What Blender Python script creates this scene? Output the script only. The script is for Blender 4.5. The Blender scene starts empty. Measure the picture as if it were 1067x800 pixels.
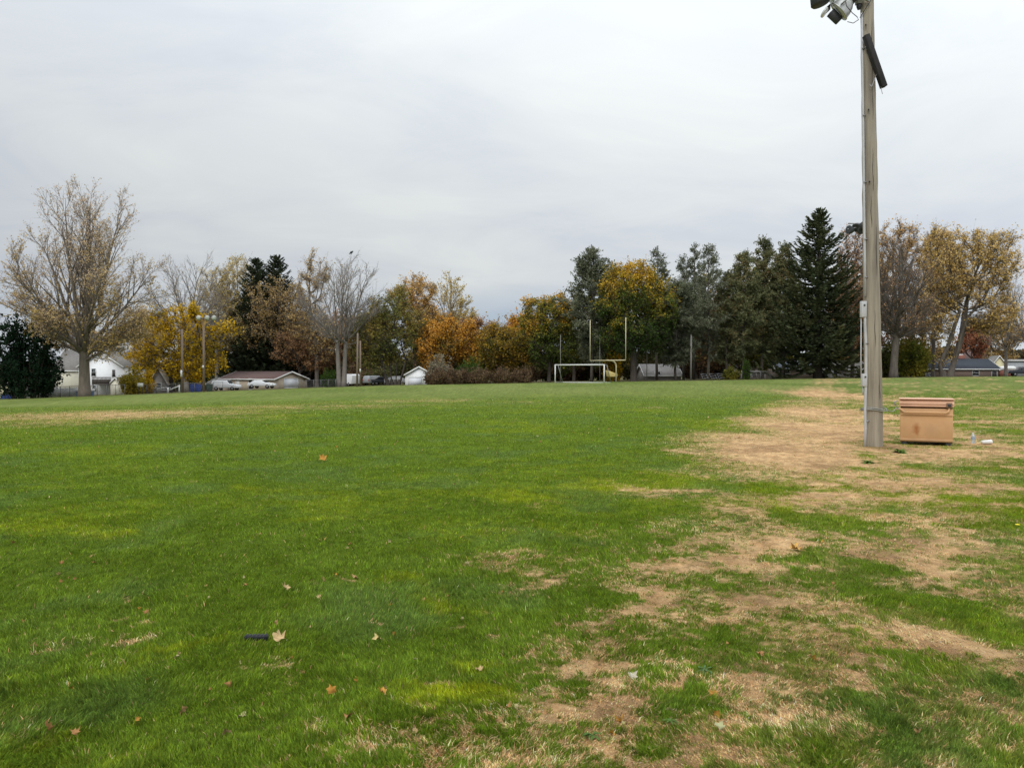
import bpy, math, random
import numpy as np
from mathutils import Vector, Matrix

# ------------------------------------------------------------------ camera, sky, sun, exposure
S = bpy.context.scene
C = S.collection
F, CX, HY, CAMZ = 800.0, 533.5, 385.0, 1.6
cam = bpy.data.cameras.new('camera'); camo = bpy.data.objects.new('camera', cam); C.objects.link(camo)
cam.sensor_width = 36; cam.lens = F / 1067 * 36; cam.clip_start = 0.05; cam.clip_end = 9000
camo.location = (0, 0, CAMZ); camo.rotation_euler = (math.radians(90 - 1.07), 0, 0)
S.camera = camo

SUN_EL, SUN_AZ = math.radians(42), math.radians(205)      # high behind the camera, a little left, behind cloud
world = bpy.data.worlds.new('World'); S.world = world; world.use_nodes = True
nt = world.node_tree; N = nt.nodes; L = nt.links; N.clear()
def wn(t, **k):
    n = N.new(t)
    for a, b in k.items(): setattr(n, a, b)
    return n
out = wn('ShaderNodeOutputWorld'); bg = wn('ShaderNodeBackground'); bg.inputs['Strength'].default_value = 0.1
L.new(bg.outputs[0], out.inputs[0])
sky = wn('ShaderNodeTexSky', sky_type='NISHITA', sun_disc=False, sun_elevation=SUN_EL, sun_rotation=SUN_AZ)
sky.dust_density = 2.0
tc = wn('ShaderNodeTexCoord'); sep = wn('ShaderNodeSeparateXYZ'); L.new(tc.outputs['Generated'], sep.inputs[0])
def wmath(op, a, b=None, c=None, clamp=False):
    n = wn('ShaderNodeMath', operation=op, use_clamp=clamp)
    for i, v in enumerate((a, b, c)):
        if v is None: continue
        if isinstance(v, (int, float)): n.inputs[i].default_value = v
        else: L.new(v, n.inputs[i])
    return n.outputs[0]
zz = wmath('MAXIMUM', sep.outputs['Z'], 0.0)
den = wmath('ADD', zz, 0.16)
cu = wmath('DIVIDE', sep.outputs['X'], den); cv = wmath('DIVIDE', sep.outputs['Y'], den)
comb = wn('ShaderNodeCombineXYZ'); L.new(cu, comb.inputs[0]); L.new(cv, comb.inputs[1])
def wnoise(scale, detail, rough, sx, sy, rot=0.0, dist=0.0, off=0):
    m = wn('ShaderNodeMapping'); m.inputs['Scale'].default_value = (sx, sy, 1); m.inputs['Rotation'].default_value = (0, 0, rot)
    m.inputs['Location'].default_value = (off, off * .7, off * .3)
    L.new(comb.outputs[0], m.inputs[0])
    n = wn('ShaderNodeTexNoise'); n.inputs['Scale'].default_value = scale; n.inputs['Detail'].default_value = detail
    n.inputs['Roughness'].default_value = rough; n.inputs['Distortion'].default_value = dist
    L.new(m.outputs[0], n.inputs['Vector']); return n.outputs['Fac']
n1 = wnoise(0.9, 3, .5, 1, .8, .5, .3, 3.1)
n2 = wnoise(1.5, 5, .6, .8, 1.25, -.7, .7, 8.3)
mixn = wmath('ADD', wmath('MULTIPLY', n1, .6), wmath('MULTIPLY', n2, .4))
ramp = wn('ShaderNodeValToRGB'); L.new(mixn, ramp.inputs[0])
e = ramp.color_ramp.elements
e[0].position = .40; e[0].color = (.55, .59, .65, 1)
e[1].position = .63; e[1].color = (.68, .712, .72, 1)
m_ = ramp.color_ramp.elements.new(.5); m_.color = (.61, .648, .68, 1)
# brighter towards the zenith, as an overcast sky is
zen = wmath('ADD', wmath('MULTIPLY_ADD', zz, .10, .98), wmath('MULTIPLY', wmath('POWER', zz, 2.0), 2.3))
right = wmath('MULTIPLY_ADD', sep.outputs['X'], .20, 1.02)
gain = wmath('MULTIPLY', wmath('MULTIPLY', zen, right), 10.0)
cl = wn('ShaderNodeVectorMath', operation='SCALE'); L.new(ramp.outputs[0], cl.inputs[0]); L.new(gain, cl.inputs['Scale'])
# a thin clearer band low over the horizon shows bluish
band = wmath('MULTIPLY', wmath('SUBTRACT', .115, sep.outputs['Z'], clamp=True), 22.0, clamp=True)
nb = wnoise(2.2, 3, .5, .35, 1.0, 0.0, .2, 1.7)
bandn = wmath('MULTIPLY', band, wmath('MULTIPLY_ADD', nb, 2.6, -.75, clamp=True), clamp=True)
blue = wn('ShaderNodeVectorMath', operation='SCALE'); L.new(sky.outputs[0], blue.inputs[0]); blue.inputs['Scale'].default_value = .35
blu2 = wn('ShaderNodeMixRGB'); blu2.inputs[0].default_value = .75; L.new(blue.outputs[0], blu2.inputs[1]); blu2.inputs[2].default_value = (5.1, 6.1, 7.4, 1)
azb = wmath('SUBTRACT', 1.0, wmath('MULTIPLY', wmath('ABSOLUTE', wmath('SUBTRACT', sep.outputs['X'], .0)), 4.5), clamp=True)
bandn = wmath('ADD', wmath('MULTIPLY', bandn, .35), wmath('MULTIPLY', wmath('MULTIPLY', band, azb), .75), clamp=True)
mx = wn('ShaderNodeMixRGB'); L.new(bandn, mx.inputs[0]); L.new(cl.outputs[0], mx.inputs[1]); L.new(blu2.outputs[0], mx.inputs[2])
L.new(mx.outputs[0], bg.inputs['Color'])

sun = bpy.data.lights.new('sun', 'SUN'); suno = bpy.data.objects.new('sun', sun); C.objects.link(suno)
sun.energy = 1.35; sun.angle = math.radians(25); sun.color = (1, .96, .9)
# lamp direction matches the sky texture's sun (rotation measured clockwise from +Y)
sd = Vector((math.sin(SUN_AZ) * math.cos(SUN_EL), math.cos(SUN_AZ) * math.cos(SUN_EL), math.sin(SUN_EL)))
suno.rotation_euler = sd.to_track_quat('Z', 'Y').to_euler()
S.view_settings.view_transform = 'Standard'; S.view_settings.look = 'None'
S.view_settings.exposure = 0.0; S.view_settings.gamma = 1.0; S.view_settings.use_curve_mapping = False
S.render.engine = 'CYCLES'
S.cycles.max_bounces = 5; S.cycles.diffuse_bounces = 3; S.cycles.transparent_max_bounces = 6; S.cycles.transmission_bounces = 4
S.cycles.use_fast_gi = False

# ------------------------------------------------------------------ helpers
GX = np.array([-400, -90, -64, -39.6, -19, 0, 36.7, 66, 120, 500.])
GZ = np.array([-4.5, -2.8, -2.15, -1.3, -.62, -.27, .3, .72, .95, 1.0])
def smooth(t): t = np.clip(t, 0, 1); return t * t * (3 - 2 * t)
def terr(x, y):
    x = np.asarray(x, float); y = np.asarray(y, float)
    g = np.interp(x, GX, GZ)
    return g * np.clip(y / 60, 0, 1) - .011 * (np.clip(y, 100, 210) - 100)
def tz(x, y): return float(terr(x, y))
def P(px, d, dz=0.0):
    x = (px - CX) / F * d
    return Vector((x, d, tz(x, d) + dz))
def Zp(py, d): return CAMZ + (HY - py) / F * d            # height seen at row py when it stands d metres off
def gd(px, py):                                            # ground point seen at a pixel (for laying out)
    d = CAMZ * F / (py - HY)
    for _ in range(12):
        x = (px - CX) / F * d
        d = (CAMZ - tz(x, d)) * F / (py - HY)
    return (px - CX) / F * d, d

class MB:
    def __init__(s): s.v = []; s.f = []; s.n = 0
    def add(s, v, f):
        v = np.asarray(v, float).reshape(-1, 3)
        if isinstance(f, np.ndarray): s.f.append(f + s.n)
        else:
            by = {}
            for q in f: by.setdefault(len(q), []).append(q)
            for k, q in by.items(): s.f.append(np.array(q) + s.n)
        s.v.append(v); s.n += len(v); return s
    def box(s, c, size, rz=0.0, R=None):
        h = np.array(size) / 2
        v = np.array([[a, b, d] for d in (-1, 1) for b in (-1, 1) for a in (-1, 1)]) * h
        if R is not None: v = v @ np.array(R.to_3x3()).T
        elif rz:
            cs, sn = math.cos(rz), math.sin(rz); v = np.c_[v[:, 0] * cs - v[:, 1] * sn, v[:, 0] * sn + v[:, 1] * cs, v[:, 2]]
        return s.add(v + np.array(c), [(0, 2, 3, 1), (4, 5, 7, 6), (0, 1, 5, 4), (2, 6, 7, 3), (0, 4, 6, 2), (1, 3, 7, 5)])
    def prism(s, poly, a, b, axis='y'):
        n = len(poly)
        if axis == 'y': v = [(p, a, q) for p, q in poly] + [(p, b, q) for p, q in poly]
        elif axis == 'x': v = [(a, p, q) for p, q in poly] + [(b, p, q) for p, q in poly]
        else: v = [(p, q, a) for p, q in poly] + [(p, q, b) for p, q in poly]
        f = [tuple(range(n))[::-1], tuple(range(n, 2 * n))] + [(i, (i + 1) % n, n + (i + 1) % n, n + i) for i in range(n)]
        if axis in 'y': f = [q[::-1] for q in f]
        return s.add(v, [q for q in f])
    def tube(s, pts, r, n=8, cap=True):
        pts = [Vector(p) for p in pts]; m = len(pts)
        if not hasattr(r, '__len__'): r = [r] * m
        vs = []; prev = None
        for i, p in enumerate(pts):
            t = (pts[min(i + 1, m - 1)] - pts[max(i - 1, 0)]).normalized()
            if prev is None: u = t.orthogonal().normalized()
            else:
                u = (prev - t * prev.dot(t)).normalized()
            prev = u; w = t.cross(u)
            for k in range(n):
                a = 2 * math.pi * k / n; vs.append(p + (u * math.cos(a) + w * math.sin(a)) * r[i])
        f = [(i * n + k, i * n + (k + 1) % n, (i + 1) * n + (k + 1) % n, (i + 1) * n + k) for i in range(m - 1) for k in range(n)]
        if cap: f += [tuple(range(n))[::-1], tuple(range((m - 1) * n, m * n))]
        return s.add([tuple(v) for v in vs], f)
    def lathe(s, prof, M=None, n=24, cap=True):
        vs = []; m = len(prof)
        for r, z in prof:
            for k in range(n):
                a = 2 * math.pi * k / n; v = Vector((r * math.cos(a), r * math.sin(a), z)); vs.append(tuple(M @ v if M else v))
        f = [(i * n + k, i * n + (k + 1) % n, (i + 1) * n + (k + 1) % n, (i + 1) * n + k) for i in range(m - 1) for k in range(n)]
        if cap: f += [tuple(range(n))[::-1], tuple(range((m - 1) * n, m * n))]
        return s.add(vs, f)
    def build(s, name, mat, parent=None, smooth_=False, bevel=0, label=None, vcol=None):
        me = bpy.data.meshes.new(name)
        v = np.concatenate(s.v) if s.v else np.zeros((0, 3))
        me.vertices.add(len(v)); me.vertices.foreach_set('co', v.astype(np.float32).ravel())
        loops = np.concatenate([f.ravel() for f in s.f]).astype(np.int32)
        tot = np.concatenate([np.full(len(f), f.shape[1]) for f in s.f]).astype(np.int32)
        st = np.concatenate([[0], np.cumsum(tot)[:-1]]).astype(np.int32)
        me.loops.add(len(loops)); me.loops.foreach_set('vertex_index', loops)
        me.polygons.add(len(tot)); me.polygons.foreach_set('loop_start', st)
        try: me.polygons.foreach_set('loop_total', tot)
        except Exception: pass
        me.update(calc_edges=True)
        if smooth_: me.polygons.foreach_set('use_smooth', np.ones(len(tot), bool))
        if vcol is not None:
            ca = me.color_attributes.new('turf', 'FLOAT_COLOR', 'POINT')
            ca.data.foreach_set('color', np.c_[vcol, np.ones(len(vcol))].astype(np.float32).ravel())
        me.materials.append(mat)
        o = bpy.data.objects.new(name, me); C.objects.link(o)
        if parent: o.parent = parent
        if label: o['label'] = label
        if bevel:
            b = o.modifiers.new('bevel', 'BEVEL'); b.width = bevel; b.segments = 2; b.limit_method = 'ANGLE'
        return o

def tag(o, label=None, cat=None, group=None, kind=None):
    if label: o['label'] = label
    if cat: o['category'] = cat
    if group: o['group'] = group
    if kind: o['kind'] = kind
    return o
def thing(name, label, cat, loc=(0, 0, 0), rz=0.0, group=None):
    o = bpy.data.objects.new(name, None); C.objects.link(o); o.empty_display_size = .2
    o.location = loc; o.rotation_euler = (0, 0, rz); return tag(o, label, cat, group)
def dup(root, loc, rz=0.0, label=None, scale=None, group=None):
    r = root.copy(); C.objects.link(r); r.location = loc; r.rotation_euler = (0, 0, rz)
    if label: r['label'] = label
    if group: r['group'] = group
    if scale: r.scale = scale
    def kids(a, b):
        for ch in list(a.children):
            c = ch.copy(); C.objects.link(c); c.parent = b; kids(ch, c)
    kids(root, r); return r

# ------------------------------------------------------------------ materials
def mat(name, col, rough=.7, metal=0.0, noise=None, bump=None, spec=.3, trans=0.0, alpha=None):
    """noise: (scale, second colour, [stretch])   bump: (scale, strength, [stretch])"""
    m = bpy.data.materials.new(name); m.use_nodes = True
    n = m.node_tree.nodes; l = m.node_tree.links; b = n['Principled BSDF']
    b.inputs['Base Color'].default_value = (*col, 1); b.inputs['Roughness'].default_value = rough
    b.inputs['Metallic'].default_value = metal; b.inputs['Specular IOR Level'].default_value = spec
    if trans: b.inputs['Transmission Weight'].default_value = trans
    t = n.new('ShaderNodeTexCoord')
    def nz(scale, st=(1, 1, 1), det=5):
        mp = n.new('ShaderNodeMapping'); mp.inputs['Scale'].default_value = st; l.new(t.outputs['Object'], mp.inputs[0])
        q = n.new('ShaderNodeTexNoise'); q.inputs['Scale'].default_value = scale; q.inputs['Detail'].default_value = det
        q.inputs['Roughness'].default_value = .62; l.new(mp.outputs[0], q.inputs['Vector']); return q
    if noise:
        q = nz(noise[0], noise[2] if len(noise) > 2 else (1, 1, 1)); r = n.new('ShaderNodeValToRGB')
        r.color_ramp.elements[0].position = .35; r.color_ramp.elements[1].position = .65
        r.color_ramp.elements[0].color = (*col, 1); r.color_ramp.elements[1].color = (*noise[1], 1)
        l.new(q.outputs['Fac'], r.inputs[0]); l.new(r.outputs[0], b.inputs['Base Color'])
    if bump:
        q = nz(bump[0], bump[2] if len(bump) > 2 else (1, 1, 1)); bp = n.new('ShaderNodeBump'); bp.inputs['Strength'].default_value = bump[1]
        bp.inputs['Distance'].default_value = .02; l.new(q.outputs['Fac'], bp.inputs['Height']); l.new(bp.outputs[0], b.inputs['Normal'])
    return m
def leafmat(name, cols, zmix=0.0, zscale=20.0, nscale=.22, trans=.3, zoff=0.0):
    """cols dark..light; leaf colour varies leaf by leaf, patch by patch and (zmix) up the crown"""
    m = bpy.data.materials.new(name); m.use_nodes = True; n = m.node_tree.nodes; l = m.node_tree.links; n.clear()
    o = n.new('ShaderNodeOutputMaterial'); d = n.new('ShaderNodeBsdfDiffuse'); tr = n.new('ShaderNodeBsdfTranslucent')
    mx = n.new('ShaderNodeMixShader'); mx.inputs[0].default_value = trans
    l.new(d.outputs[0], mx.inputs[1]); l.new(tr.outputs[0], mx.inputs[2]); l.new(mx.outputs[0], o.inputs[0])
    g = n.new('ShaderNodeNewGeometry'); t = n.new('ShaderNodeTexCoord')
    q = n.new('ShaderNodeTexNoise'); q.inputs['Scale'].default_value = nscale; q.inputs['Detail'].default_value = 3
    l.new(t.outputs['Object'], q.inputs['Vector'])
    sp = n.new('ShaderNodeSeparateXYZ'); l.new(t.outputs['Object'], sp.inputs[0])
    def M(op, a, b_):
        k = n.new('ShaderNodeMath'); k.operation = op
        for i, v in enumerate((a, b_)):
            if isinstance(v, (int, float)): k.inputs[i].default_value = v
            else: l.new(v, k.inputs[i])
        return k.outputs[0]
    a = M('MULTIPLY', g.outputs['Random Per Island'], .5)
    b = M('MULTIPLY', M('SUBTRACT', q.outputs['Fac'], .5), 1.9)
    z = M('MULTIPLY', M('SUBTRACT', M('DIVIDE', sp.outputs['Z'], zscale), .5 + zoff), zmix)
    f = M('ADD', M('ADD', a, b), M('ADD', z, .25))
    r = n.new('ShaderNodeValToRGB'); el = r.color_ramp.elements
    el[0].position = .0; el[0].color = (*cols[0], 1); el[1].position = 1.0; el[1].color = (*cols[-1], 1)
    for i, c in enumerate(cols[1:-1]):
        k = el.new((i + 1) / (len(cols) - 1)); k.color = (*c, 1)
    l.new(f, r.inputs[0]); l.new(r.outputs[0], d.inputs[0]); l.new(r.outputs[0], tr.inputs[0])
    return m

# ------------------------------------------------------------------ ground
rs = np.random.RandomState(7)
LAT = rs.rand(256, 256)
def vnoise(x, y):
    xi = np.floor(x).astype(int); yi = np.floor(y).astype(int); fx = x - xi; fy = y - yi
    fx = fx * fx * (3 - 2 * fx); fy = fy * fy * (3 - 2 * fy)
    a = LAT[xi % 256, yi % 256]; b = LAT[(xi + 1) % 256, yi % 256]; c = LAT[xi % 256, (yi + 1) % 256]; d = LAT[(xi + 1) % 256, (yi + 1) % 256]
    return (a * (1 - fx) + b * fx) * (1 - fy) + (c * (1 - fx) + d * fx) * fy
def fbm(x, y, s, o=4, off=0.0):
    r = 0; a = .5; t = 0
    for k in range(o):
        r = r + a * vnoise(x * s + off + k * 17.3, y * s + off * 1.7 + k * 9.1); t += a; a *= .55; s *= 2.03
    return r / t
DRY = [(920, 700, 70, 12, .5), (900, 745, 60, 12, .4), (790, 466, 75, 17, 1.0), (850, 448, 60, 10, .8), (930, 470, 110, 9, .8), (720, 470, 22, 9, .7), (680, 511, 46, 6, .75), (545, 592, 42, 9, .75),
       (640, 628, 36, 12, .8), (800, 590, 52, 16, .8), (700, 600, 60, 8, .6), (575, 705, 48, 26, .75), (590, 765, 60, 26, .7),
       (1000, 597, 60, 16, .8), (1010, 680, 85, 22, .8), (780, 650, 60, 9, .55), (860, 765, 80, 22, .6), (690, 722, 36, 7, .6),
       (430, 748, 26, 9, .5), (147, 641, 16, 2.6, .9), (128, 662, 34, 3, .65), (350, 647, 13, 4, .75), (245, 722, 28, 5, .6), (80, 668, 20, 2.5, .5),
       (372, 607, 9, 3, .7), (300, 619, 8, 4, .6), (110, 432, 210, 7, .85), (40, 441, 110, 5, .55), (300, 424, 160, 5, .6), (420, 418, 120, 3, .4), (560, 419, 60, 2.5, .35), (675, 425, 16, 2, .55),
       (880, 412, 45, 9, .75), (850, 430, 50, 7, .7), (790, 437, 40, 4, .5), (1050, 525, 50, 6, .8), (870, 520, 40, 6, .6), (1040, 407, 60, 3, .35),
       (455, 640, 10, 4, .5), (405, 655, 12, 3, .5), (470, 620, 12, 4, .4), (765, 540, 30, 8, .5), (1000, 505, 50, 7, .7), (960, 545, 25, 5, .35), (560, 523, 18, 3, .5), (500, 660, 18, 6, .3)]
LUSH = [(835, 545, 46, 14, 1.0), (1000, 632, 60, 13, 1.1), (700, 565, 40, 9, .4), (745, 677, 16, 8, 1.0), (1010, 750, 50, 16, .5), (900, 600, 45, 9, .6),
        (1010, 490, 40, 4, .6), (770, 505, 60, 6, .7), (930, 640, 50, 9, .3), (620, 690, 25, 8, .3), (720, 770, 50, 14, .5), (950, 560, 60, 9, .4), (925, 482, 14, 3, .8)]
YEL = [(115, 556, 42, 8, .9), (60, 545, 60, 12, .4), (170, 690, 60, 18, .75), (270, 510, 30, 3, .6), (430, 612, 36, 8, .6), (620, 508, 50, 5, .7), (440, 770, 70, 22, .9),
       (350, 545, 45, 5, .5), (820, 530, 30, 8, .5), (150, 470, 90, 4, .3), (560, 515, 60, 5, .5), (20, 720, 50, 20, .4), (480, 720, 40, 14, .6)]
def blobs(lst, x, y):
    r = np.zeros_like(x)
    for px, py, rx, ry, s in lst:
        cx, cy = gd(px, py); wx = rx * cy / F; wy = max(ry * cy * cy / (CAMZ * F), wx * .25)
        m = (np.abs(x - cx) < 3 * wx) & (np.abs(y - cy) < 3 * wy)
        if m.any(): r[m] = np.maximum(r[m], s * np.exp(-((x[m] - cx) / wx) ** 2 - ((y[m] - cy) / wy) ** 2))
    return r
def turf(x, y, split=False):
    """colour, dryness, lushness of the turf at a place (its own colour, no light)"""
    x = np.asarray(x, float); y = np.asarray(y, float)
    wx = x + (fbm(x, y, .9, 3, 3.) - .5) * 1.1 + (fbm(x, y, 5., 3, 5.) - .5) * .35
    wy = y + (fbm(x, y, .7, 3, 9.) - .5) * 2.2 + (fbm(x, y, 4., 3, 2.) - .5) * .6
    far = smooth((y - 14) / 30)
    n1 = fbm(x, y, .55, 4, 20.); n2 = fbm(x, y, 2.3, 4, 31.); n3 = fbm(x, y, 9., 3, 44.); nf = fbm(x * .5, y * .16, .35, 4, 12.)
    c = wx - .42 * (wy - 2.6); w = np.clip(.35 + .085 * y, 0, 2.0)
    strip = np.exp(-(c / w) ** 2)
    rightz = smooth((c + .1) / (1.2 + .02 * y))
    nearw = .35 + .65 * smooth((26 - y) / 20)
    nh = fbm(x, y, 10., 3, 23.); nh2 = fbm(x, y, 27., 2, 29.)
    dry = .42 * strip + .36 * rightz * (1 - .72 * far) + blobs(DRY, wx, wy) * .66 - blobs(LUSH, wx, wy) * .62
    dry = dry + (n1 - .5) * (.30 + .6 * rightz) + (n2 - .5) * (.3 + .7 * rightz) + (nf - .5) * .32 * far
    ps = (x - 7.9) ** 2 * .8 + (y - 16.3) ** 2 * .3
    act = smooth((dry - .02) / .25)
    dry = dry + ((nh - .5) * .75 + (nh2 - .5) * .75) * nearw * act * (1 - .6 * smooth((dry - .75) / .4))
    dryf = smooth((dry - .10) / .72)
    yel = np.clip(blobs(YEL, wx, wy) * .92 + (fbm(x, y, .33, 3, 61.) - .5) * .9 + (n2 - .5) * .35 + .24 * (1 - far) * rightz + (nh - .5) * .6 * (1 - far), 0, 1)
    dark = np.array([.106, .160, .013]); lite = np.array([.26, .29, .010]); blu = np.array([.095, .152, .036])
    tan = np.array([.47, .285, .135]); brown = np.array([.26, .15, .075]); pale = np.array([.62, .41, .21])
    col = dark + (lite - dark) * yel[..., None]
    bl = smooth((fbm(x, y, 1.1, 3, 77.) - .5) * 4)[..., None] * .5
    col = col * (1 - bl) + blu * bl
    ol = (rightz * (1 - .5 * far) * np.clip(.25 + (n2 - .5) * 1.5 + (nh - .5) * .8, 0, .7))[..., None]
    col = col * (1 - ol) + np.array([.19, .185, .055]) * ol
    # the far turf is thinner and paler, with mown streaks
    ff = smooth((y - 22) / 55)[..., None]
    col = col * (1 - ff) + (np.array([.150, .185, .048]) + (nf[..., None] - .5) * np.array([.12, .10, .05])) * ff
    tn = np.clip(fbm(x, y, 6., 3, 90.) * 1.6 - .3, 0, 1)[..., None]; bn = smooth((fbm(x, y, 1.3, 3, 95.) - .52) * 5)[..., None]
    dcol = (tan * (1 - tn) + pale * tn) * (1 - .45 * bn) + brown * .45 * bn
    dcol = dcol * (1 - .12 * ff)
    soil = np.exp(-ps / .12)[..., None] * .7; dcol = dcol * (1 - soil) + np.array([.17, .11, .06]) * soil
    pure = (col, dcol)
    col = col * (1 - dryf[..., None]) + dcol * dryf[..., None]
    # leaf litter and bare earth under the trees beyond the field
    edge = 104 + 6 * fbm(x, y, .08, 2, 50.) + np.where(x < -20, -4., 0) + np.where((x > -32) & (x < 15), 8, 0)
    lit = smooth((y - edge) / 4)[..., None]; ln = fbm(x, y, .6, 4, 15.)[..., None]
    litter = np.array([.12, .09, .05]) * (1 - ln) + np.array([.10, .11, .04]) * ln
    col = col * (1 - lit) + litter * lit
    if split: return pure[0], pure[1], dryf, yel
    return np.clip(col, 0, 1), dryf, yel

NR, NC = 760, 900
rr = np.linspace(0, 1, NR)
ys = np.concatenate([np.linspace(-14, 2.2, 40), CAMZ * F / np.linspace(CAMZ * F / 2.25, CAMZ * F / 260., NR - 70), np.geomspace(280, 7000, 30)])
tt = np.linspace(-1, 1, NC); us = np.sign(tt) * (np.abs(tt) * .62 + .98 * np.abs(tt) ** 3)
Y, U = np.meshgrid(ys, us, indexing='ij'); X = U * (np.maximum(Y, -6) + 9)
Zg = terr(X, Y)
near = np.exp(-np.maximum(Y, 0) / 18)
Zg = Zg + (fbm(X, Y, .8, 3, 1.) - .5) * .10 * near * (Y > 1) + (fbm(X, Y, 4., 3, 4.) - .5) * .035 * near
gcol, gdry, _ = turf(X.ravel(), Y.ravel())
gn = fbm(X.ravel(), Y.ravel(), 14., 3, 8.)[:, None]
gcol = gcol * (.62 + .5 * gn) * (1 - (.48 - .10 * gdry[:, None]) * np.exp(-np.maximum(Y.ravel(), 0) / 9)[:, None])   # dark soil and thatch, plus shade between blades painted in, fading with distance
idx = np.arange(NR * NC).reshape(NR, NC)
NRr = len(ys); idx = np.arange(NRr * NC).reshape(NRr, NC)
fc = np.stack([idx[:-1, :-1], idx[:-1, 1:], idx[1:, 1:], idx[1:, :-1]], -1).reshape(-1, 4)
gm = bpy.data.materials.new('turf_ground'); gm.use_nodes = True
n = gm.node_tree.nodes; l = gm.node_tree.links; b = n['Principled BSDF']; b.inputs['Roughness'].default_value = 1; b.inputs['Specular IOR Level'].default_value = .05
at = n.new('ShaderNodeAttribute'); at.attribute_name = 'turf'; tcn = n.new('ShaderNodeTexCoord')
def gnz(scale, det, st):
    mp = n.new('ShaderNodeMapping'); mp.inputs['Scale'].default_value = st; l.new(tcn.outputs['Object'], mp.inputs[0])
    q = n.new('ShaderNodeTexNoise'); q.inputs['Scale'].default_value = scale; q.inputs['Detail'].default_value = det; q.inputs['Roughness'].default_value = .7
    l.new(mp.outputs[0], q.inputs['Vector']); return q
q1 = gnz(9, 6, (1, .6, 1)); q2 = gnz(1.3, 4, (1, .5, 1))
mr = n.new('ShaderNodeMapRange'); mr.inputs[1].default_value = .3; mr.inputs[2].default_value = .7; mr.inputs[3].default_value = .62; mr.inputs[4].default_value = 1.38; l.new(q1.outputs['Fac'], mr.inputs[0])
mr2 = n.new('ShaderNodeMapRange'); mr2.inputs[1].default_value = .3; mr2.inputs[2].default_value = .7; mr2.inputs[3].default_value = .82; mr2.inputs[4].default_value = 1.18; l.new(q2.outputs['Fac'], mr2.inputs[0])
mm = n.new('ShaderNodeMath'); mm.operation = 'MULTIPLY'; l.new(mr.outputs[0], mm.inputs[0]); l.new(mr2.outputs[0], mm.inputs[1])
vm = n.new('ShaderNodeVectorMath'); vm.operation = 'SCALE'; l.new(at.outputs['Color'], vm.inputs[0]); l.new(mm.outputs[0], vm.inputs['Scale']); l.new(vm.outputs[0], b.inputs['Base Color'])
bp = n.new('ShaderNodeBump'); bp.inputs['Strength'].default_value = .6; bp.inputs['Distance'].default_value = .05; q3 = gnz(25, 6, (1, 1, 1)); l.new(q3.outputs['Fac'], bp.inputs['Height']); l.new(bp.outputs[0], b.inputs['Normal'])
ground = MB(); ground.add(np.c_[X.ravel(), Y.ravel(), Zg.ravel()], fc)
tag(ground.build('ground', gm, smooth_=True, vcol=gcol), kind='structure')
def gz(x, y):                                              # real surface height with the small bumps
    x = np.asarray(x, float); y = np.asarray(y, float); nr = np.exp(-np.maximum(y, 0) / 18)
    return terr(x, y) + (fbm(x, y, .8, 3, 1.) - .5) * .10 * nr * (y > 1) + (fbm(x, y, 4., 3, 4.) - .5) * .035 * nr

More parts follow.
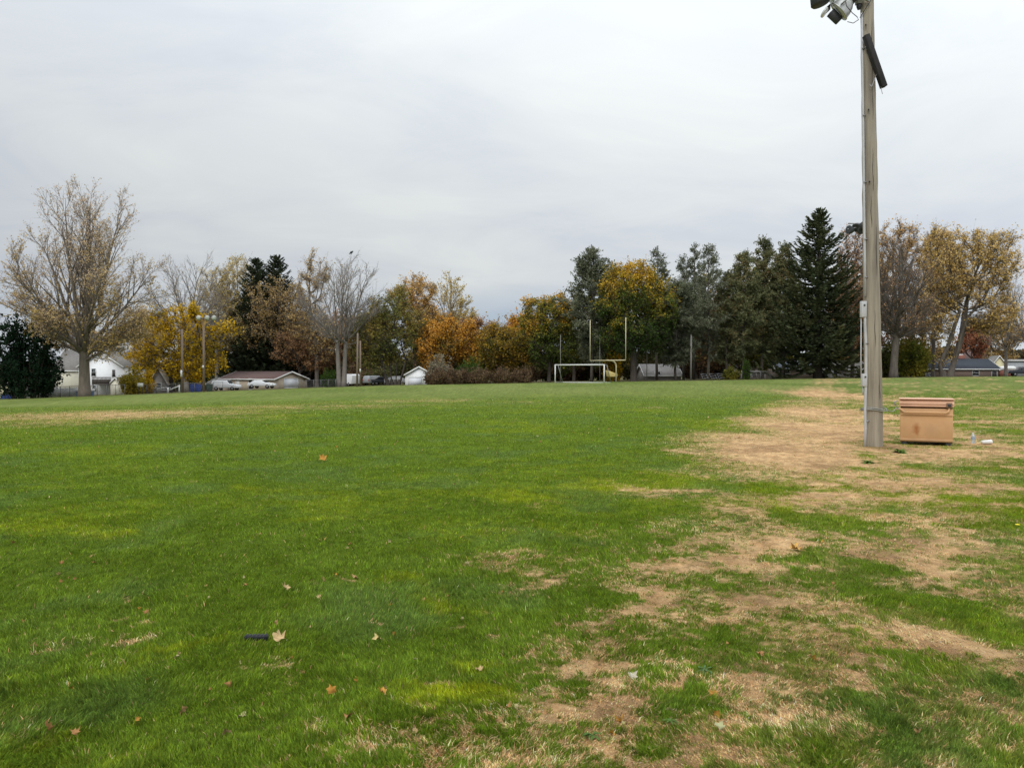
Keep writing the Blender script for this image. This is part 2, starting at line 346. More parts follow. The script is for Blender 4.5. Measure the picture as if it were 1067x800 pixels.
# ------------------------------------------------------------------ grass blades
def grass(nb, v0, v1, seed, seg, lean=1.0, straw=False):
    r = np.random.RandomState(seed)
    v = r.uniform(v0, v1, nb); d = CAMZ * F / v * np.exp(r.normal(0, .02, nb))
    u = r.uniform(-.78, .78, nb) * (1 + .6 / d); x = u * d; y = d
    cg, cd_, dry, yel = turf(x, y, True)
    isdry = (r.rand(nb) * .9 + fbm(x, y, 22., 2, 66.) * .3 - .1) < dry * .97
    col = np.where(isdry[:, None], cd_, cg)
    keep = r.rand(nb) < (1 - .12 * dry)
    tall = fbm(x, y, 1.7, 3, 55.); tuft = fbm(x, y, 7., 2, 58.)
    t2 = fbm(x, y, 14., 2, 52.)
    h = (.009 + .025 * tall + .042 * np.clip(tuft - .42, 0, 1) + .035 * np.clip(t2 - .4, 0, 1)) * (1 - .55 * dry) * np.where(isdry, 1.15, 1) * r.uniform(.6, 1.3, nb)
    x, y, d, col, dry, h, isdry = (a[keep] for a in (x, y, d, col, dry, h, isdry)); nb = len(x)
    z = gz(x, y)
    wd = np.maximum((.0046 + .0004 * isdry) * r.uniform(.7, 1.4, nb), d / F * .75)
    h = h * (1 + np.clip((d - 12) / 40, 0, .5))
    ang = 2 * math.pi * (fbm(x, y, 1.3, 2, 71.) * 1.6) + r.normal(0, 1.0, nb)
    ln = (.35 + .9 * r.rand(nb)) * (1 + 2.4 * dry * isdry) * lean
    dx = np.cos(ang) * ln; dy = np.sin(ang) * ln
    side = r.uniform(0, 2 * math.pi, nb)
    sx = np.cos(side) * wd / 2; sy = np.sin(side) * wd / 2 * .5
    sx = np.where(np.abs(sx) < wd * .25, np.sign(sx + 1e-9) * wd * .3, sx)
    jit = np.exp(r.normal(0, .30, nb) * np.where(isdry, 1.35, 1))[:, None]; st = (r.rand(nb) < .012 + .05 * dry)[:, None]
    colb = col * jit * np.where(isdry, 1.16, 1.28)[:, None]
    warm = r.normal(0, .09, nb)[:, None]; colb = colb * (1 + warm * np.array([1., .1, -.5]))
    colb = np.where(st, np.array([.34, .27, .12]) * jit, colb)
    colb = colb * (.62 + .85 * fbm(x, y, 19., 2, 81.))[:, None]; colb = np.clip(colb, .003, .85)
    bse = np.stack([x, y, z - .004], -1); sv = np.stack([sx, sy, 0 * sx], -1)
    nrm = np.sqrt(1 + ln ** 2)
    tip = bse + np.stack([dx * h / nrm, dy * h / nrm, h / nrm + .004], -1)
    mb = MB()
    if seg == 2:
        mid = bse + np.stack([dx * h * .28 / nrm, dy * h * .28 / nrm, h * .62 / np.sqrt(nrm)], -1)
        V = np.stack([bse - sv, bse + sv, mid + sv * .8, mid - sv * .8, tip], 1).reshape(-1, 3)
        k = np.arange(nb)[:, None] * 5
        mb.add(V, np.array([[0, 1, 2, 3]]) + k); mb.f.append(np.array([[3, 2, 4]]) + k)
        vc = np.repeat(colb, 5, 0)
    else:
        V = np.stack([bse - sv, bse + sv, tip], 1).reshape(-1, 3); k = np.arange(nb)[:, None] * 3
        mb.add(V, np.array([[0, 1, 2]]) + k); vc = np.repeat(colb, 3, 0)
    return mb, vc
bm_ = bpy.data.materials.new('grass_blade'); bm_.use_nodes = True; n = bm_.node_tree.nodes; l = bm_.node_tree.links; n.clear()
o_ = n.new('ShaderNodeOutputMaterial'); at = n.new('ShaderNodeAttribute'); at.attribute_name = 'turf'
pb = n.new('ShaderNodeBsdfPrincipled'); pb.inputs['Roughness'].default_value = .7; pb.inputs['Specular IOR Level'].default_value = .08; tl = n.new('ShaderNodeBsdfTranslucent')
mxs = n.new('ShaderNodeMixShader'); mxs.inputs[0].default_value = .35
l.new(at.outputs['Color'], pb.inputs['Base Color']); l.new(at.outputs['Color'], tl.inputs[0]); l.new(pb.outputs[0], mxs.inputs[1]); l.new(tl.outputs[0], mxs.inputs[2]); l.new(mxs.outputs[0], o_.inputs[0])
mbg, vcg = grass(420000, 150, 470, 11, 2)
tag(mbg.build('grass', bm_, vcol=vcg), 'short mown grass of the near field with worn straw coloured patches', 'grass', kind='stuff')
mbg, vcg = grass(420000, 26, 160, 12, 1)
tag(mbg.build('grass', bm_, vcol=vcg), 'short mown grass stretching away over the middle of the field', 'grass', kind='stuff')

# ------------------------------------------------------------------ trees
def unit(a): return a / np.maximum(np.linalg.norm(a, axis=-1, keepdims=True), 1e-9)
def lump(lobes, n, r, outer=.42):
    """points filling a union of ellipsoids (x,y,z,rx,ry,rz)"""
    w = np.array([a[3] * a[4] * a[5] for a in lobes]) ** .8; w /= w.sum()
    k = r.choice(len(lobes), n, p=w); A = np.array(lobes)[k]
    dv = unit(r.normal(size=(n, 3))); rad = r.rand(n) ** outer
    return A[:, :3] + dv * rad[:, None] * A[:, 3:]
def colonise(att, starts, step, kill, r, trop=.12, mom=.65, iters=170):
    pos = []; par = []
    for s in starts:
        if s[0] == 'limb' if isinstance(s, tuple) else False:
            j = min(range(len(pos)), key=lambda q: sum((pos[q][w] - s[1][w]) ** 2 for w in range(3)))
            for p in s[2][1:]:
                pos.append(p); par.append(j); j = len(pos) - 1
            continue
        for i, p in enumerate(s):
            pos.append(p); par.append(-1 if i == 0 else len(pos) - 2)
    pos = np.array(pos, float); par = np.array(par)
    dirs = np.zeros_like(pos); m = par >= 0; dirs[m] = unit(pos[m] - pos[par[m]]); dirs[~m] = (0, 0, 1)
    bd = np.full(len(att), 1e9); bi = np.zeros(len(att), int); lo = 0
    for it in range(iters):
        if len(att) == 0: break
        D = np.linalg.norm(att[:, None] - pos[None, lo:], axis=2) if len(pos) > lo else None
        if D is not None:
            j = D.argmin(1); dm = D[np.arange(len(att)), j]; u = dm < bd; bd[u] = dm[u]; bi[u] = j[u] + lo
        alive = bd > kill; att = att[alive]; bd = bd[alive]; bi = bi[alive]
        if len(att) == 0: break
        lo = len(pos)
        own, inv = np.unique(bi, return_inverse=True); sm = np.zeros((len(own), 3)); np.add.at(sm, inv, unit(att - pos[bi]))
        nd = unit(unit(sm) + mom * dirs[own] + np.array([0, 0, trop]) + r.normal(0, .09, (len(own), 3)))
        npos = pos[own] + nd * step
        pos = np.vstack([pos, npos]); par = np.concatenate([par, own]); dirs = np.vstack([dirs, nd])
        if it > 8:                                        # attractors nothing gets nearer to are dropped
            stale = r.rand(len(att)) < .015; att = att[~stale]; bd = bd[~stale]; bi = bi[~stale]
    return pos, par, dirs
def skeleton_mesh(pos, par, dirs, R, ex=2.15, thick=.07):
    nn = len(pos); cnt = np.zeros(nn); haschild = np.zeros(nn, bool); haschild[par[par >= 0]] = True
    cnt[~haschild] = 1
    for i in range(nn - 1, -1, -1):
        if par[i] >= 0: cnt[par[i]] += cnt[i]
    tot = cnt[par < 0].max(); rad = R * (cnt / tot) ** (1 / ex); rad = np.maximum(rad, .014)
    ref = np.array([.31, .93, .17]); e1 = unit(np.cross(dirs, ref)); e2 = np.cross(dirs, e1)
    mb = MB(); ch = np.where(par >= 0)[0]
    for big in (True, False):
        s = ch[(rad[ch] >= thick) == big]
        if not len(s): continue
        k = 8 if big else 3; p = par[s]; a = np.arange(k) * 2 * math.pi / k
        ca, sa = np.cos(a)[None, :, None], np.sin(a)[None, :, None]
        rp = np.minimum(rad[p], rad[s] * 1.22)[:, None, None]; rc = rad[s][:, None, None]
        r0 = pos[p][:, None] + (e1[p][:, None] * ca + e2[p][:, None] * sa) * rp
        r1 = pos[s][:, None] + (e1[s][:, None] * ca + e2[s][:, None] * sa) * rc
        V = np.concatenate([r0, r1], 1).reshape(-1, 3); b = (np.arange(len(s)) * 2 * k)[:, None, None]
        q = np.array([[i, (i + 1) % k, k + (i + 1) % k, k + i] for i in range(k)])[None] + b
        mb.add(V, q.reshape(-1, 4))
    return mb, rad, cnt, haschild
def spikes(mb, base, dv, ln, r0):
    """thin three-sided twigs"""
    n = len(base); d = unit(dv); e1 = unit(np.cross(d, np.array([.2, .9, .37]))); e2 = np.cross(d, e1)
    r0 = np.broadcast_to(r0, (n,))[:, None]
    v = [base + (e1 * math.cos(a) + e2 * math.sin(a)) * r0 for a in (0, 2.094, 4.189)] + [base + d * ln[:, None]]
    V = np.stack(v, 1).reshape(-1, 3); b = (np.arange(n) * 4)[:, None, None]
    mb.add(V, (np.array([[0, 1, 3], [1, 2, 3], [2, 0, 3]])[None] + b).reshape(-1, 3))
def leaves(mb, c, size, r, asp=.75, along=None, flat=0.0):
    n = len(c); a = unit(r.normal(size=(n, 3))) if along is None else unit(along)
    if flat: a = unit(a * np.array([1, 1, 1 - flat]))
    b = unit(np.cross(a, unit(r.normal(size=(n, 3))))); s = (size * r.uniform(.6, 1.4, n))[:, None] / 2
    V = np.stack([c - a * s, c + b * s * asp + a * s * .1, c + a * s, c - b * s * asp + a * s * .1], 1).reshape(-1, 3)
    mb.add(V, np.array([[0, 1, 2, 3]]) + np.arange(n)[:, None] * 4)

BARK = mat('bark_grey_brown', (.085, .072, .06), .9, noise=(3, (.14, .12, .10), (1, 1, .25)), bump=(9, .6, (1, 1, .2)))
BARKD = mat('bark_dark', (.05, .042, .034), .9, noise=(3, (.085, .07, .058), (1, 1, .25)))
BARKM = mat('bark_maple', (.13, .108, .088), .9, noise=(3, (.20, .165, .135), (1, 1, .25)))
BARKL = mat('bark_pale_grey', (.17, .15, .13), .9, noise=(3, (.24, .215, .19), (1, 1, .25)))
def deciduous(name, label, px, d, crown, trunk_w, fork_py, natt=900, ntw=4000, nleaf=8000, leaf=.26, lm=None, bark=BARK, seed=1,
              stems=1, lean=0.0, kill=.9, spread=.25, tw=1.0, twr=.016, group='trees around the field', trop=.12, outer=.38, depth=1.0, step=.5, limbs=0, reach=.6, ex=1.95, mom=.65):
    r = np.random.RandomState(seed); base = P(px, d); k = d / F
    root = thing(name, label, 'tree', base, 0, group)
    lobes = []
    for (lx, ly, rx, ry) in crown:
        for _ in range(5):                                  # ragged outline: small lumps round the rim
            a_ = r.uniform(-.5, math.pi + .5); q_ = r.uniform(.18, .36); e_ = r.uniform(.75, 1.02)
            lobes.append(((lx - px + math.cos(a_) * rx * e_) * k, r.uniform(-.5, .5) * rx * k, Zp(ly - math.sin(a_) * ry * e_, d) - base.z, rx * k * q_, rx * k * q_, ry * k * q_))
        lobes.append(((lx - px) * k, r.uniform(-.15, .15) * rx * k, Zp(ly, d) - base.z, rx * k, rx * k * depth, ry * k))
    att = lump(lobes, natt, r, outer); fh = Zp(fork_py, d) - base.z
    starts = []
    for s in range(stems):
        nseg = max(2, int(fh / step)); ox = (s - (stems - 1) / 2) * trunk_w * k * 1.1
        pts = []
        for i in range(nseg + 1):
            t = i / nseg; pts.append((ox * (1 + t * 1.4) + lean * k * t * t + .05 * math.sin(3 * t + s), r.uniform(-.3, .3) * 0 + .3 * (s % 2) * t, -.3 + (fh + .3) * t))
        starts.append(pts)
    nl_ = limbs if limbs else max(2, int(5 / stems))
    for s_ in list(starts):
        f0 = np.array(s_[-1]); tg = att[r.choice(len(att), 40)]
        az = np.arctan2(tg[:, 1] - f0[1], tg[:, 0] - f0[0]); order = np.argsort(az)
        for q in range(nl_):
            t_ = tg[order[int((q + .5) * 40 / nl_)]]; v = (t_ - f0); Lh = np.linalg.norm(v) * reach; m_ = max(2, int(Lh / step)); dr = unit(v); c0 = f0.copy(); j0 = s_[max(0, len(s_) - 2 - q % 3)]; c0 = np.array(j0)
            pl = [tuple(c0)]; dcur = unit(dr * np.array([1, 1, .5]) + np.array([0, 0, .35]))
            for w_ in range(m_):
                dcur = unit(dcur + .12 * unit(t_ - c0) + np.array([0, 0, .04]) + r.normal(0, .05, 3)); c0 = c0 + dcur * step; pl.append(tuple(c0))
            starts.append(('limb', j0, pl))
    pos, par, dirs = colonise(att, starts, step, kill, r, trop, mom)
    mb, rad, cnt, hc = skeleton_mesh(pos, par, dirs, trunk_w * k / 2, ex)
    # root flare
    for s in [q for q in starts if not isinstance(q, tuple)]: mb.tube([(s[0][0], s[0][1], -.3), (s[0][0], s[0][1], .25), (s[1][0], s[1][1], max(s[1][2], .9))], [trunk_w * k * .66, trunk_w * k * .54, trunk_w * k * .48], 10, False)
    cand = np.where((cnt <= 4) & (par >= 0))[0]
    ii = r.choice(cand, ntw); f = r.rand(ntw)[:, None]
    bp0 = pos[ii] * f + pos[par[ii]] * (1 - f)
    dv = unit(dirs[ii] * .8 + r.normal(0, .5, (ntw, 3)) + np.array([0, 0, .3])); ln = r.uniform(.5, 1.5, ntw) * tw
    spikes(mb, bp0, dv, ln, twr)
    te = np.where((~hc) & (par >= 0))[0]; te = np.repeat(te, 3); m_ = len(te)   # outer shoots carry on past the branch ends
    d3 = unit(dirs[te] + r.normal(0, .35, (m_, 3)) + np.array([0, 0, .35])); l3 = r.uniform(.6, 2.1, m_) * tw; spikes(mb, pos[te], d3, l3, twr * 1.1)
    bp0 = np.vstack([bp0, pos[te]]); dv = np.vstack([dv, d3]); ln = np.concatenate([ln, l3]); ntw = len(bp0)
    jj = np.repeat(np.arange(ntw), 2); f2 = r.uniform(.25, .85, len(jj)); b2 = bp0[jj] + dv[jj] * (ln[jj] * f2)[:, None]
    d2 = unit(dv[jj] * .8 + r.normal(0, .55, (len(jj), 3)) + np.array([0, 0, .15])); l2 = ln[jj] * r.uniform(.35, .7, len(jj))
    spikes(mb, b2, d2, l2, twr * .75)
    mb.build('trunk', bark, root, smooth_=True)
    if nleaf:
        q = r.randint(0, len(b2), nleaf); c = b2[q] + d2[q] * (l2[q] * r.uniform(0, 1.1, nleaf))[:, None] + r.normal(0, .13, (nleaf, 3))
        lb = MB(); leaves(lb, c, leaf, r, .8); lb.build('crown', lm, root)
    return root

FANTOP = {}
def fan(name, label, px, d, outline, fork_py, trunk_w, seed, bark, lm=None, nleaf=0, leaf=.2, nl=11, k1=9, k2=7, tw=1.0, stems=1, group='trees around the field', leaves_low=0.0, lean=0.0, twr=.013, spreadk=1.0):
    """upswept tree: straight limbs fan out of the fork; outline = [(degrees from vertical, reach in px)] for 0..90, mean of both sides"""
    r = np.random.RandomState(seed); base = P(px, d); k = d / F; fh = Zp(fork_py, d) - base.z; R = trunk_w * k / 2
    root = thing(name, label, 'tree', base, 0, group); mb = MB(); oa = [a for a, q in outline]; oq = [q * k for a, q in outline]
    seg = []                                               # (points, radius) of level 2 branches carrying the fine twigs
    def walk(p, dv, L_, r0, n, up, wob):
        pts = [np.array(p)]; dv = unit(np.array(dv))
        for i in range(n):
            dv = unit(dv + np.array([0, 0, up]) / n + r.normal(0, wob, 3)); pts.append(pts[-1] + dv * L_ / n)
        return pts
    def kid(dv, ang):
        w = unit(np.cross(dv, unit(r.normal(size=3)))); return unit(dv * math.cos(ang) + w * math.sin(ang))
    tips = []
    for st in range(stems):
        ox = (st - (stems - 1) / 2) * trunk_w * k * .9; lx = lean * k
        tp = [np.array([ox * (1 + t) + lx * t * t, 0, -.3 + (fh + .3) * t]) for t in np.linspace(0, 1, 8)]
        mb.tube([tuple(q) for q in tp], [R * 1.32, R * 1.1] + [R * (1 - .04 * i) for i in range(1, 7)], 12)
        for i in range(nl):
            q = (i + .5) / nl; th = math.radians(4 + 74 * q ** .85) * spreadk; az = i * 2.39996 + r.uniform(-.3, .3); reach = np.interp(math.degrees(th), oa, oq) * r.uniform(.86, 1.03)
            # a limb in the depth direction is no longer than one across the view
            dv = np.array([math.sin(th) * math.cos(az), math.sin(th) * math.sin(az), math.cos(th)]); r0 = R * (.55 - .30 * q) * r.uniform(.85, 1.1)
            p0 = tp[-1] + np.array([0, 0, -R * 1.5 * r.rand() - (.25 * R * 4 * q)]); L0 = reach * .94
            pts = walk(p0, dv, L0, r0, 9, .10 + .22 * q, .045); mb.tube([tuple(a_) for a_ in pts], np.linspace(r0, .02, 10), 7)
            for j in range(k1):
                t = .16 + .80 * (j + r.rand()) / k1; ii = min(8, int(t * 9)); pb = pts[ii] + (pts[ii + 1] - pts[ii]) * (t * 9 - ii); bd_ = unit(pts[ii + 1] - pts[ii])
                L1 = L0 * (.50 * (1 - t) + .15) * r.uniform(.75, 1.25); r1 = min(r0 * (1 - t) * .6 + .018, .5 * L1 * .05 + .02)
                p1 = walk(pb, kid(bd_, r.uniform(.35, .72)), L1, r1, 5, .22, .07); mb.tube([tuple(a_) for a_ in p1], np.linspace(r1, .014, 6), 5)
                for m in range(k2):
                    t2 = .12 + .86 * (m + r.rand()) / k2; i2 = min(4, int(t2 * 5)); pc_ = p1[i2] + (p1[i2 + 1] - p1[i2]) * (t2 * 5 - i2); b2 = unit(p1[i2 + 1] - p1[i2])
                    L2 = (L1 * (.42 * (1 - t2) + .16) + .25) * r.uniform(.7, 1.3); p2 = walk(pc_, kid(b2, r.uniform(.35, .8)), L2, .02, 3, .22, .09)
                    mb.tube([tuple(a_) for a_ in p2], [.020, .017, .013, .008], 3, False); tips.append(p2)
    A = np.array(tips); n2 = len(A); rep = 6; j = np.repeat(np.arange(n2), rep); f = r.uniform(.1, 1, len(j)) * 2.999; i0 = f.astype(int); ff = (f - i0)[:, None]
    b = A[j, i0] * (1 - ff) + A[j, i0 + 1] * ff; dd = unit(unit(A[j, i0 + 1] - A[j, i0]) * .9 + r.normal(0, .42, (len(j), 3)) + np.array([0, 0, .2])); ln = r.uniform(.3, 1.0, len(j)) * tw
    spikes(mb, b, dd, ln, twr); mb.build('trunk', bark, root, smooth_=True)
    e_ = b; sc_ = e_[:, 2] - abs(e_[:, 0] - 1.0) * .6; FANTOP[name + str(seed)] = base + Vector(e_[sc_.argmax()])
    if nleaf:
        w = np.ones(len(b)) if not leaves_low else np.exp(-leaves_low * (b[:, 2] - fh) / (max(b[:, 2]) - fh)); q = r.choice(len(b), nleaf, p=w / w.sum())
        c = b[q] + dd[q] * (ln[q] * r.uniform(.2, 1.1, nleaf))[:, None] + r.normal(0, .08, (nleaf, 3)); lb = MB(); leaves(lb, c, leaf, r, .8); lb.build('crown', lm, root)
    return root

def spruce(name, label, px, d, top, base_w, seed, nm, z0=.06, bark=BARKD, power=.85, group='trees around the field', dens=1.0, size=1.0, droop=.35, rot=0):
    r = np.random.RandomState(seed); base = P(px, d); k = d / F; H = Zp(top, d) - base.z; R0 = base_w * k / 2
    root = thing(name, label, 'tree', base, rot, group); mb = MB(); nd = MB()
    mb.tube([(0, 0, -.3), (0, 0, H * .3), (.05, 0, H * .7), (0, 0, H)], [R0 * .085, R0 * .06, R0 * .03, .02], 8)
    A = []; Dn = []; Ls = []
    z = z0 * H
    while z < H * .985:
        t = z / H; Rz = R0 * (1 - t) ** power * 1.0; nb = r.randint(5, 8)
        for b in range(nb):
            a = r.uniform(0, 2 * math.pi); rad = Rz * r.uniform(.45, 1.2) + .15; up = .15 + .5 * t
            pts = []
            for s in np.linspace(0, 1, 7):
                dz = rad * (up * s * .6 - droop * (1 - t * .8) * math.sin(s * 2.2) * .9 + .22 * s ** 3)
                pts.append((math.cos(a) * rad * s, math.sin(a) * rad * s, z + dz))
            mb.tube(pts, np.linspace(.05, .012, 7) * (.5 + .5 * (1 - t)), 3, False)
            pa = np.array(pts); m = int((8 + 17 * rad) * dens); f = r.rand(m) ** .75 * 6 * .999; i0 = f.astype(int); ff = (f - i0)[:, None]
            c = pa[i0] * (1 - ff) + pa[i0 + 1] * ff; tg = unit(pa[i0 + 1] - pa[i0]); sd_ = np.where(r.rand(m) < .5, 1, -1)[:, None]
            perp = np.stack([-tg[:, 1], tg[:, 0], 0 * tg[:, 0]], -1)
            dr = unit(tg * .7 + perp * sd_ * r.uniform(.3, 1.1, (m, 1)) + np.array([0, 0, -.35]) * r.uniform(0, 1.4, (m, 1)))
            ll = (.35 + .35 * r.rand(m)) * (.55 + .5 * (1 - t)) * size
            A.append(c + dr * (ll / 2)[:, None]); Dn.append(dr); Ls.append(ll)
        z += r.uniform(.16, .34) * (1.25 - .5 * t)
    c = np.concatenate(A); dr = np.concatenate(Dn); ll = np.concatenate(Ls)
    leaves(nd, c, ll * 1.3, r, .30, dr)
    mb.build('trunk', bark, root, smooth_=True); nd.build('crown', nm, root); return root

def pine(name, label, px, d, top, width, low, seed, nm, trunk_w=3.5, n_br=60, tufts=16, bark=BARK, group='trees around the field', rise=.35, widest=.45, tuft=.32, sparse_top=.25, lean=0):
    """open crowned conifer: irregular limbs carrying tufts of needles"""
    r = np.random.RandomState(seed); base = P(px, d); k = d / F; H = Zp(top, d) - base.z; z0 = Zp(low, d) - base.z; R0 = width * k / 2
    root = thing(name, label, 'tree', base, 0, group); mb = MB(); nd = MB()
    lx = lean * k
    def tx(z): t = z / H; return np.array([lx * t * t + .12 * math.sin(t * 7 + seed), .1 * math.cos(t * 5), z])
    mb.tube([tuple(tx(H * s) - np.array([0, 0, .3 if s == 0 else 0])) for s in np.linspace(0, 1, 12)], np.linspace(trunk_w * k / 2, .02, 12), 8)
    cs = []; ds = []
    for i in range(n_br):
        t = (i + r.rand()) / n_br; z = z0 + (H - z0) * t
        prof = min(1, .25 + t / widest) if t < widest else max(0, (1 - t) / (1 - widest)) ** .75
        rad = R0 * max(prof, .05) * r.uniform(.5, 1.15) + .25; a = r.uniform(0, 2 * math.pi); up = rise + .5 * t + r.uniform(-.15, .2)
        p0 = tx(z); pts = [p0]; dirv = np.array([math.cos(a), math.sin(a), up * .5]); dirv /= np.linalg.norm(dirv); cur = p0.copy(); nseg = 5
        for s in range(nseg):
            dirv = unit(dirv + r.normal(0, .13, 3) + np.array([0, 0, .07 * up])); cur = cur + dirv * rad / nseg; pts.append(cur.copy())
        mb.tube([tuple(p) for p in pts], np.linspace(.028 + .012 * rad, .012, nseg + 1), 4, False)
        pa = np.array(pts); m = int(4 + 4.2 * rad); f = r.uniform(.25, 1, m) * nseg * .999; i0 = f.astype(int); ff = (f - i0)[:, None]
        bpz = pa[i0] * (1 - ff) + pa[i0 + 1] * ff; dd = unit(unit(pa[i0 + 1] - pa[i0]) * .8 + r.normal(0, .6, (m, 3)) + np.array([0, 0, .15])); l2 = r.uniform(.4, 1.1, m)
        spikes(mb, bpz, dd, l2, .014)
        cc = np.repeat(bpz, tufts, 0) + np.repeat(dd * l2[:, None], tufts, 0) * r.uniform(.2, 1.15, (m * tufts, 1))
        cs.append(cc + r.normal(0, .12, cc.shape)); ds.append(unit(np.repeat(dd, tufts, 0) + r.normal(0, .7, cc.shape)))
    c = np.concatenate(cs); dv = np.concatenate(ds); leaves(nd, c, tuft, r, .34, dv)
    mb.build('trunk', bark, root, smooth_=True); nd.build('crown', nm, root); return root

def shrub(name, label, px, d, top, w, seed, lm, nleaf=5000, leaf=.2, stem=BARKD, group=None, stems=14, low=0.05, cat='shrub', flat=.8):
    r = np.random.RandomState(seed); base = P(px, d); k = d / F; H = Zp(top, d) - base.z; R = w * k / 2
    root = thing(name, label, cat, base, 0, group); mb = MB(); ends = []; dd = []
    for i in range(stems * 3):
        a = r.uniform(0, 6.283); q = R * r.rand() ** .5; hh = H * r.uniform(.5, 1.03) * math.sqrt(max(.1, 1 - (q / R) ** 2 * .75))
        p0 = np.array([math.cos(a) * q * .5, math.sin(a) * q * .5 * flat, -.1]); p2 = np.array([math.cos(a) * q, math.sin(a) * q * flat, hh]); p1 = (p0 + p2) / 2 + r.normal(0, .15, 3)
        mb.tube([tuple(p0), tuple(p1), tuple(p2)], [.035, .025, .01], 3, False)
        m = 24; f = r.uniform(.1, 1, (m, 1)); b = np.where(f < .5, p0 + (p1 - p0) * f * 2, p1 + (p2 - p1) * (f * 2 - 1)); v = unit(r.normal(0, .8, (m, 3)) + np.array([0, 0, .4])); ends.append(b); dd.append(v)
    b = np.concatenate(ends); v = np.concatenate(dd); ln = r.uniform(.25, .8, len(b)) * min(1.4, max(.4, R * .45)); spikes(mb, b, v, ln, .011)
    mb.build('stems', stem, root, smooth_=True)
    q = r.randint(0, len(b), nleaf); c = b[q] + v[q] * (ln[q] * r.uniform(.1, 1.1, nleaf))[:, None] + r.normal(0, .12, (nleaf, 3)); c[:, 2] = np.maximum(c[:, 2], .05)
    lb = MB(); leaves(lb, c, leaf, r, .8); lb.build('foliage', lm, root); return root

# leaf colours
L_bud = leafmat('leaf_maple_tan', [(.32, .23, .07), (.52, .37, .13), (.60, .44, .26), (.64, .50, .38)], zmix=.8, zscale=26)
L_yel = leafmat('leaf_golden', [(.12, .10, .015), (.42, .28, .02), (.74, .46, .02), (.76, .52, .05)])
L_paley = leafmat('leaf_pale_yellow', [(0.288, 0.216, 0.06), (0.552, 0.42, 0.132), (0.72, 0.564, 0.24)])
L_yltan = leafmat('leaf_yellow_tan', [(0.3, 0.213, 0.062), (0.55, 0.375, 0.112), (0.725, 0.5, 0.188), (0.75, 0.55, 0.25)])
L_tan = leafmat('leaf_tan', [(0.297, 0.203, 0.081), (0.513, 0.351, 0.135), (0.702, 0.513, 0.243)])
L_olive = leafmat('leaf_olive', [(0.091, 0.111, 0.033), (0.169, 0.182, 0.046), (0.325, 0.26, 0.065), (0.494, 0.325, 0.091)])
L_orange = leafmat('leaf_orange', [(0.161, 0.138, 0.034), (0.414, 0.218, 0.034), (0.69, 0.333, 0.046), (0.713, 0.437, 0.115)])
L_palor = leafmat('leaf_pale_orange', [(0.375, 0.213, 0.062), (0.6, 0.362, 0.112), (0.688, 0.475, 0.2)])
L_oggr = leafmat('leaf_orange_over_green', [(0.075, 0.106, 0.022), (0.138, 0.163, 0.031), (0.375, 0.275, 0.037), (0.75, 0.413, 0.05), (0.775, 0.45, 0.075)], zmix=1.0, zscale=18, zoff=.15)
L_oggr2 = leafmat('leaf_green_turning', [(0.044, 0.075, 0.019), (0.069, 0.106, 0.025), (0.175, 0.175, 0.031), (0.525, 0.338, 0.037), (0.7, 0.425, 0.05)], zmix=1.1, zscale=18, zoff=.22)
L_yelg = leafmat('leaf_gold_and_green', [(.12, .13, .02), (.40, .31, .04), (.60, .42, .05)])
L_oror = leafmat('leaf_olive_orange', [(.09, .10, .02), (.30, .20, .03), (.60, .32, .05)])
L_red = leafmat('leaf_red', [(.20, .07, .04), (.40, .15, .08), (.48, .26, .15)])
L_rust = leafmat('leaf_rust', [(0.216, 0.121, 0.061), (0.405, 0.23, 0.108), (0.567, 0.351, 0.176)])
L_brown = leafmat('leaf_brown_hedge', [(0.088, 0.056, 0.037), (0.163, 0.106, 0.062), (0.225, 0.163, 0.088)])
L_dull = leafmat('leaf_dull_green', [(0.058, 0.072, 0.031), (0.117, 0.124, 0.047), (0.221, 0.182, 0.072)])
L_green = leafmat('leaf_green', [(.03, .06, .012), (.06, .11, .02), (.12, .17, .03)])
L_gold2 = leafmat('leaf_yellow_green', [(0.063, 0.091, 0.021), (0.168, 0.168, 0.028), (0.392, 0.308, 0.042)])
L_seed = leafmat('leaf_pale_seed', [(.14, .13, .07), (.30, .26, .18), (.45, .40, .32)])
NEED = leafmat('needle_dark', [(0.029, 0.041, 0.024), (0.048, 0.062, 0.034), (0.078, 0.091, 0.043)], trans=.1)
NEEDG = leafmat('needle_grey_green', [(0.084, 0.096, 0.062), (0.144, 0.156, 0.102), (0.228, 0.24, 0.156)], trans=.15)
NEEDC = leafmat('needle_olive', [(.075, .09, .045), (.125, .14, .068), (.19, .19, .09), (.30, .21, .10)], trans=.15, nscale=.3)
NEEDS = leafmat('needle_spruce', [(0.042, 0.054, 0.029), (0.066, 0.082, 0.041), (0.12, 0.12, 0.054)], trans=.12)
NEEDB = leafmat('needle_cedar', [(.008, .018, .010), (.014, .03, .016), (.024, .045, .022)], trans=.1)
GRP = 'trees around the field'

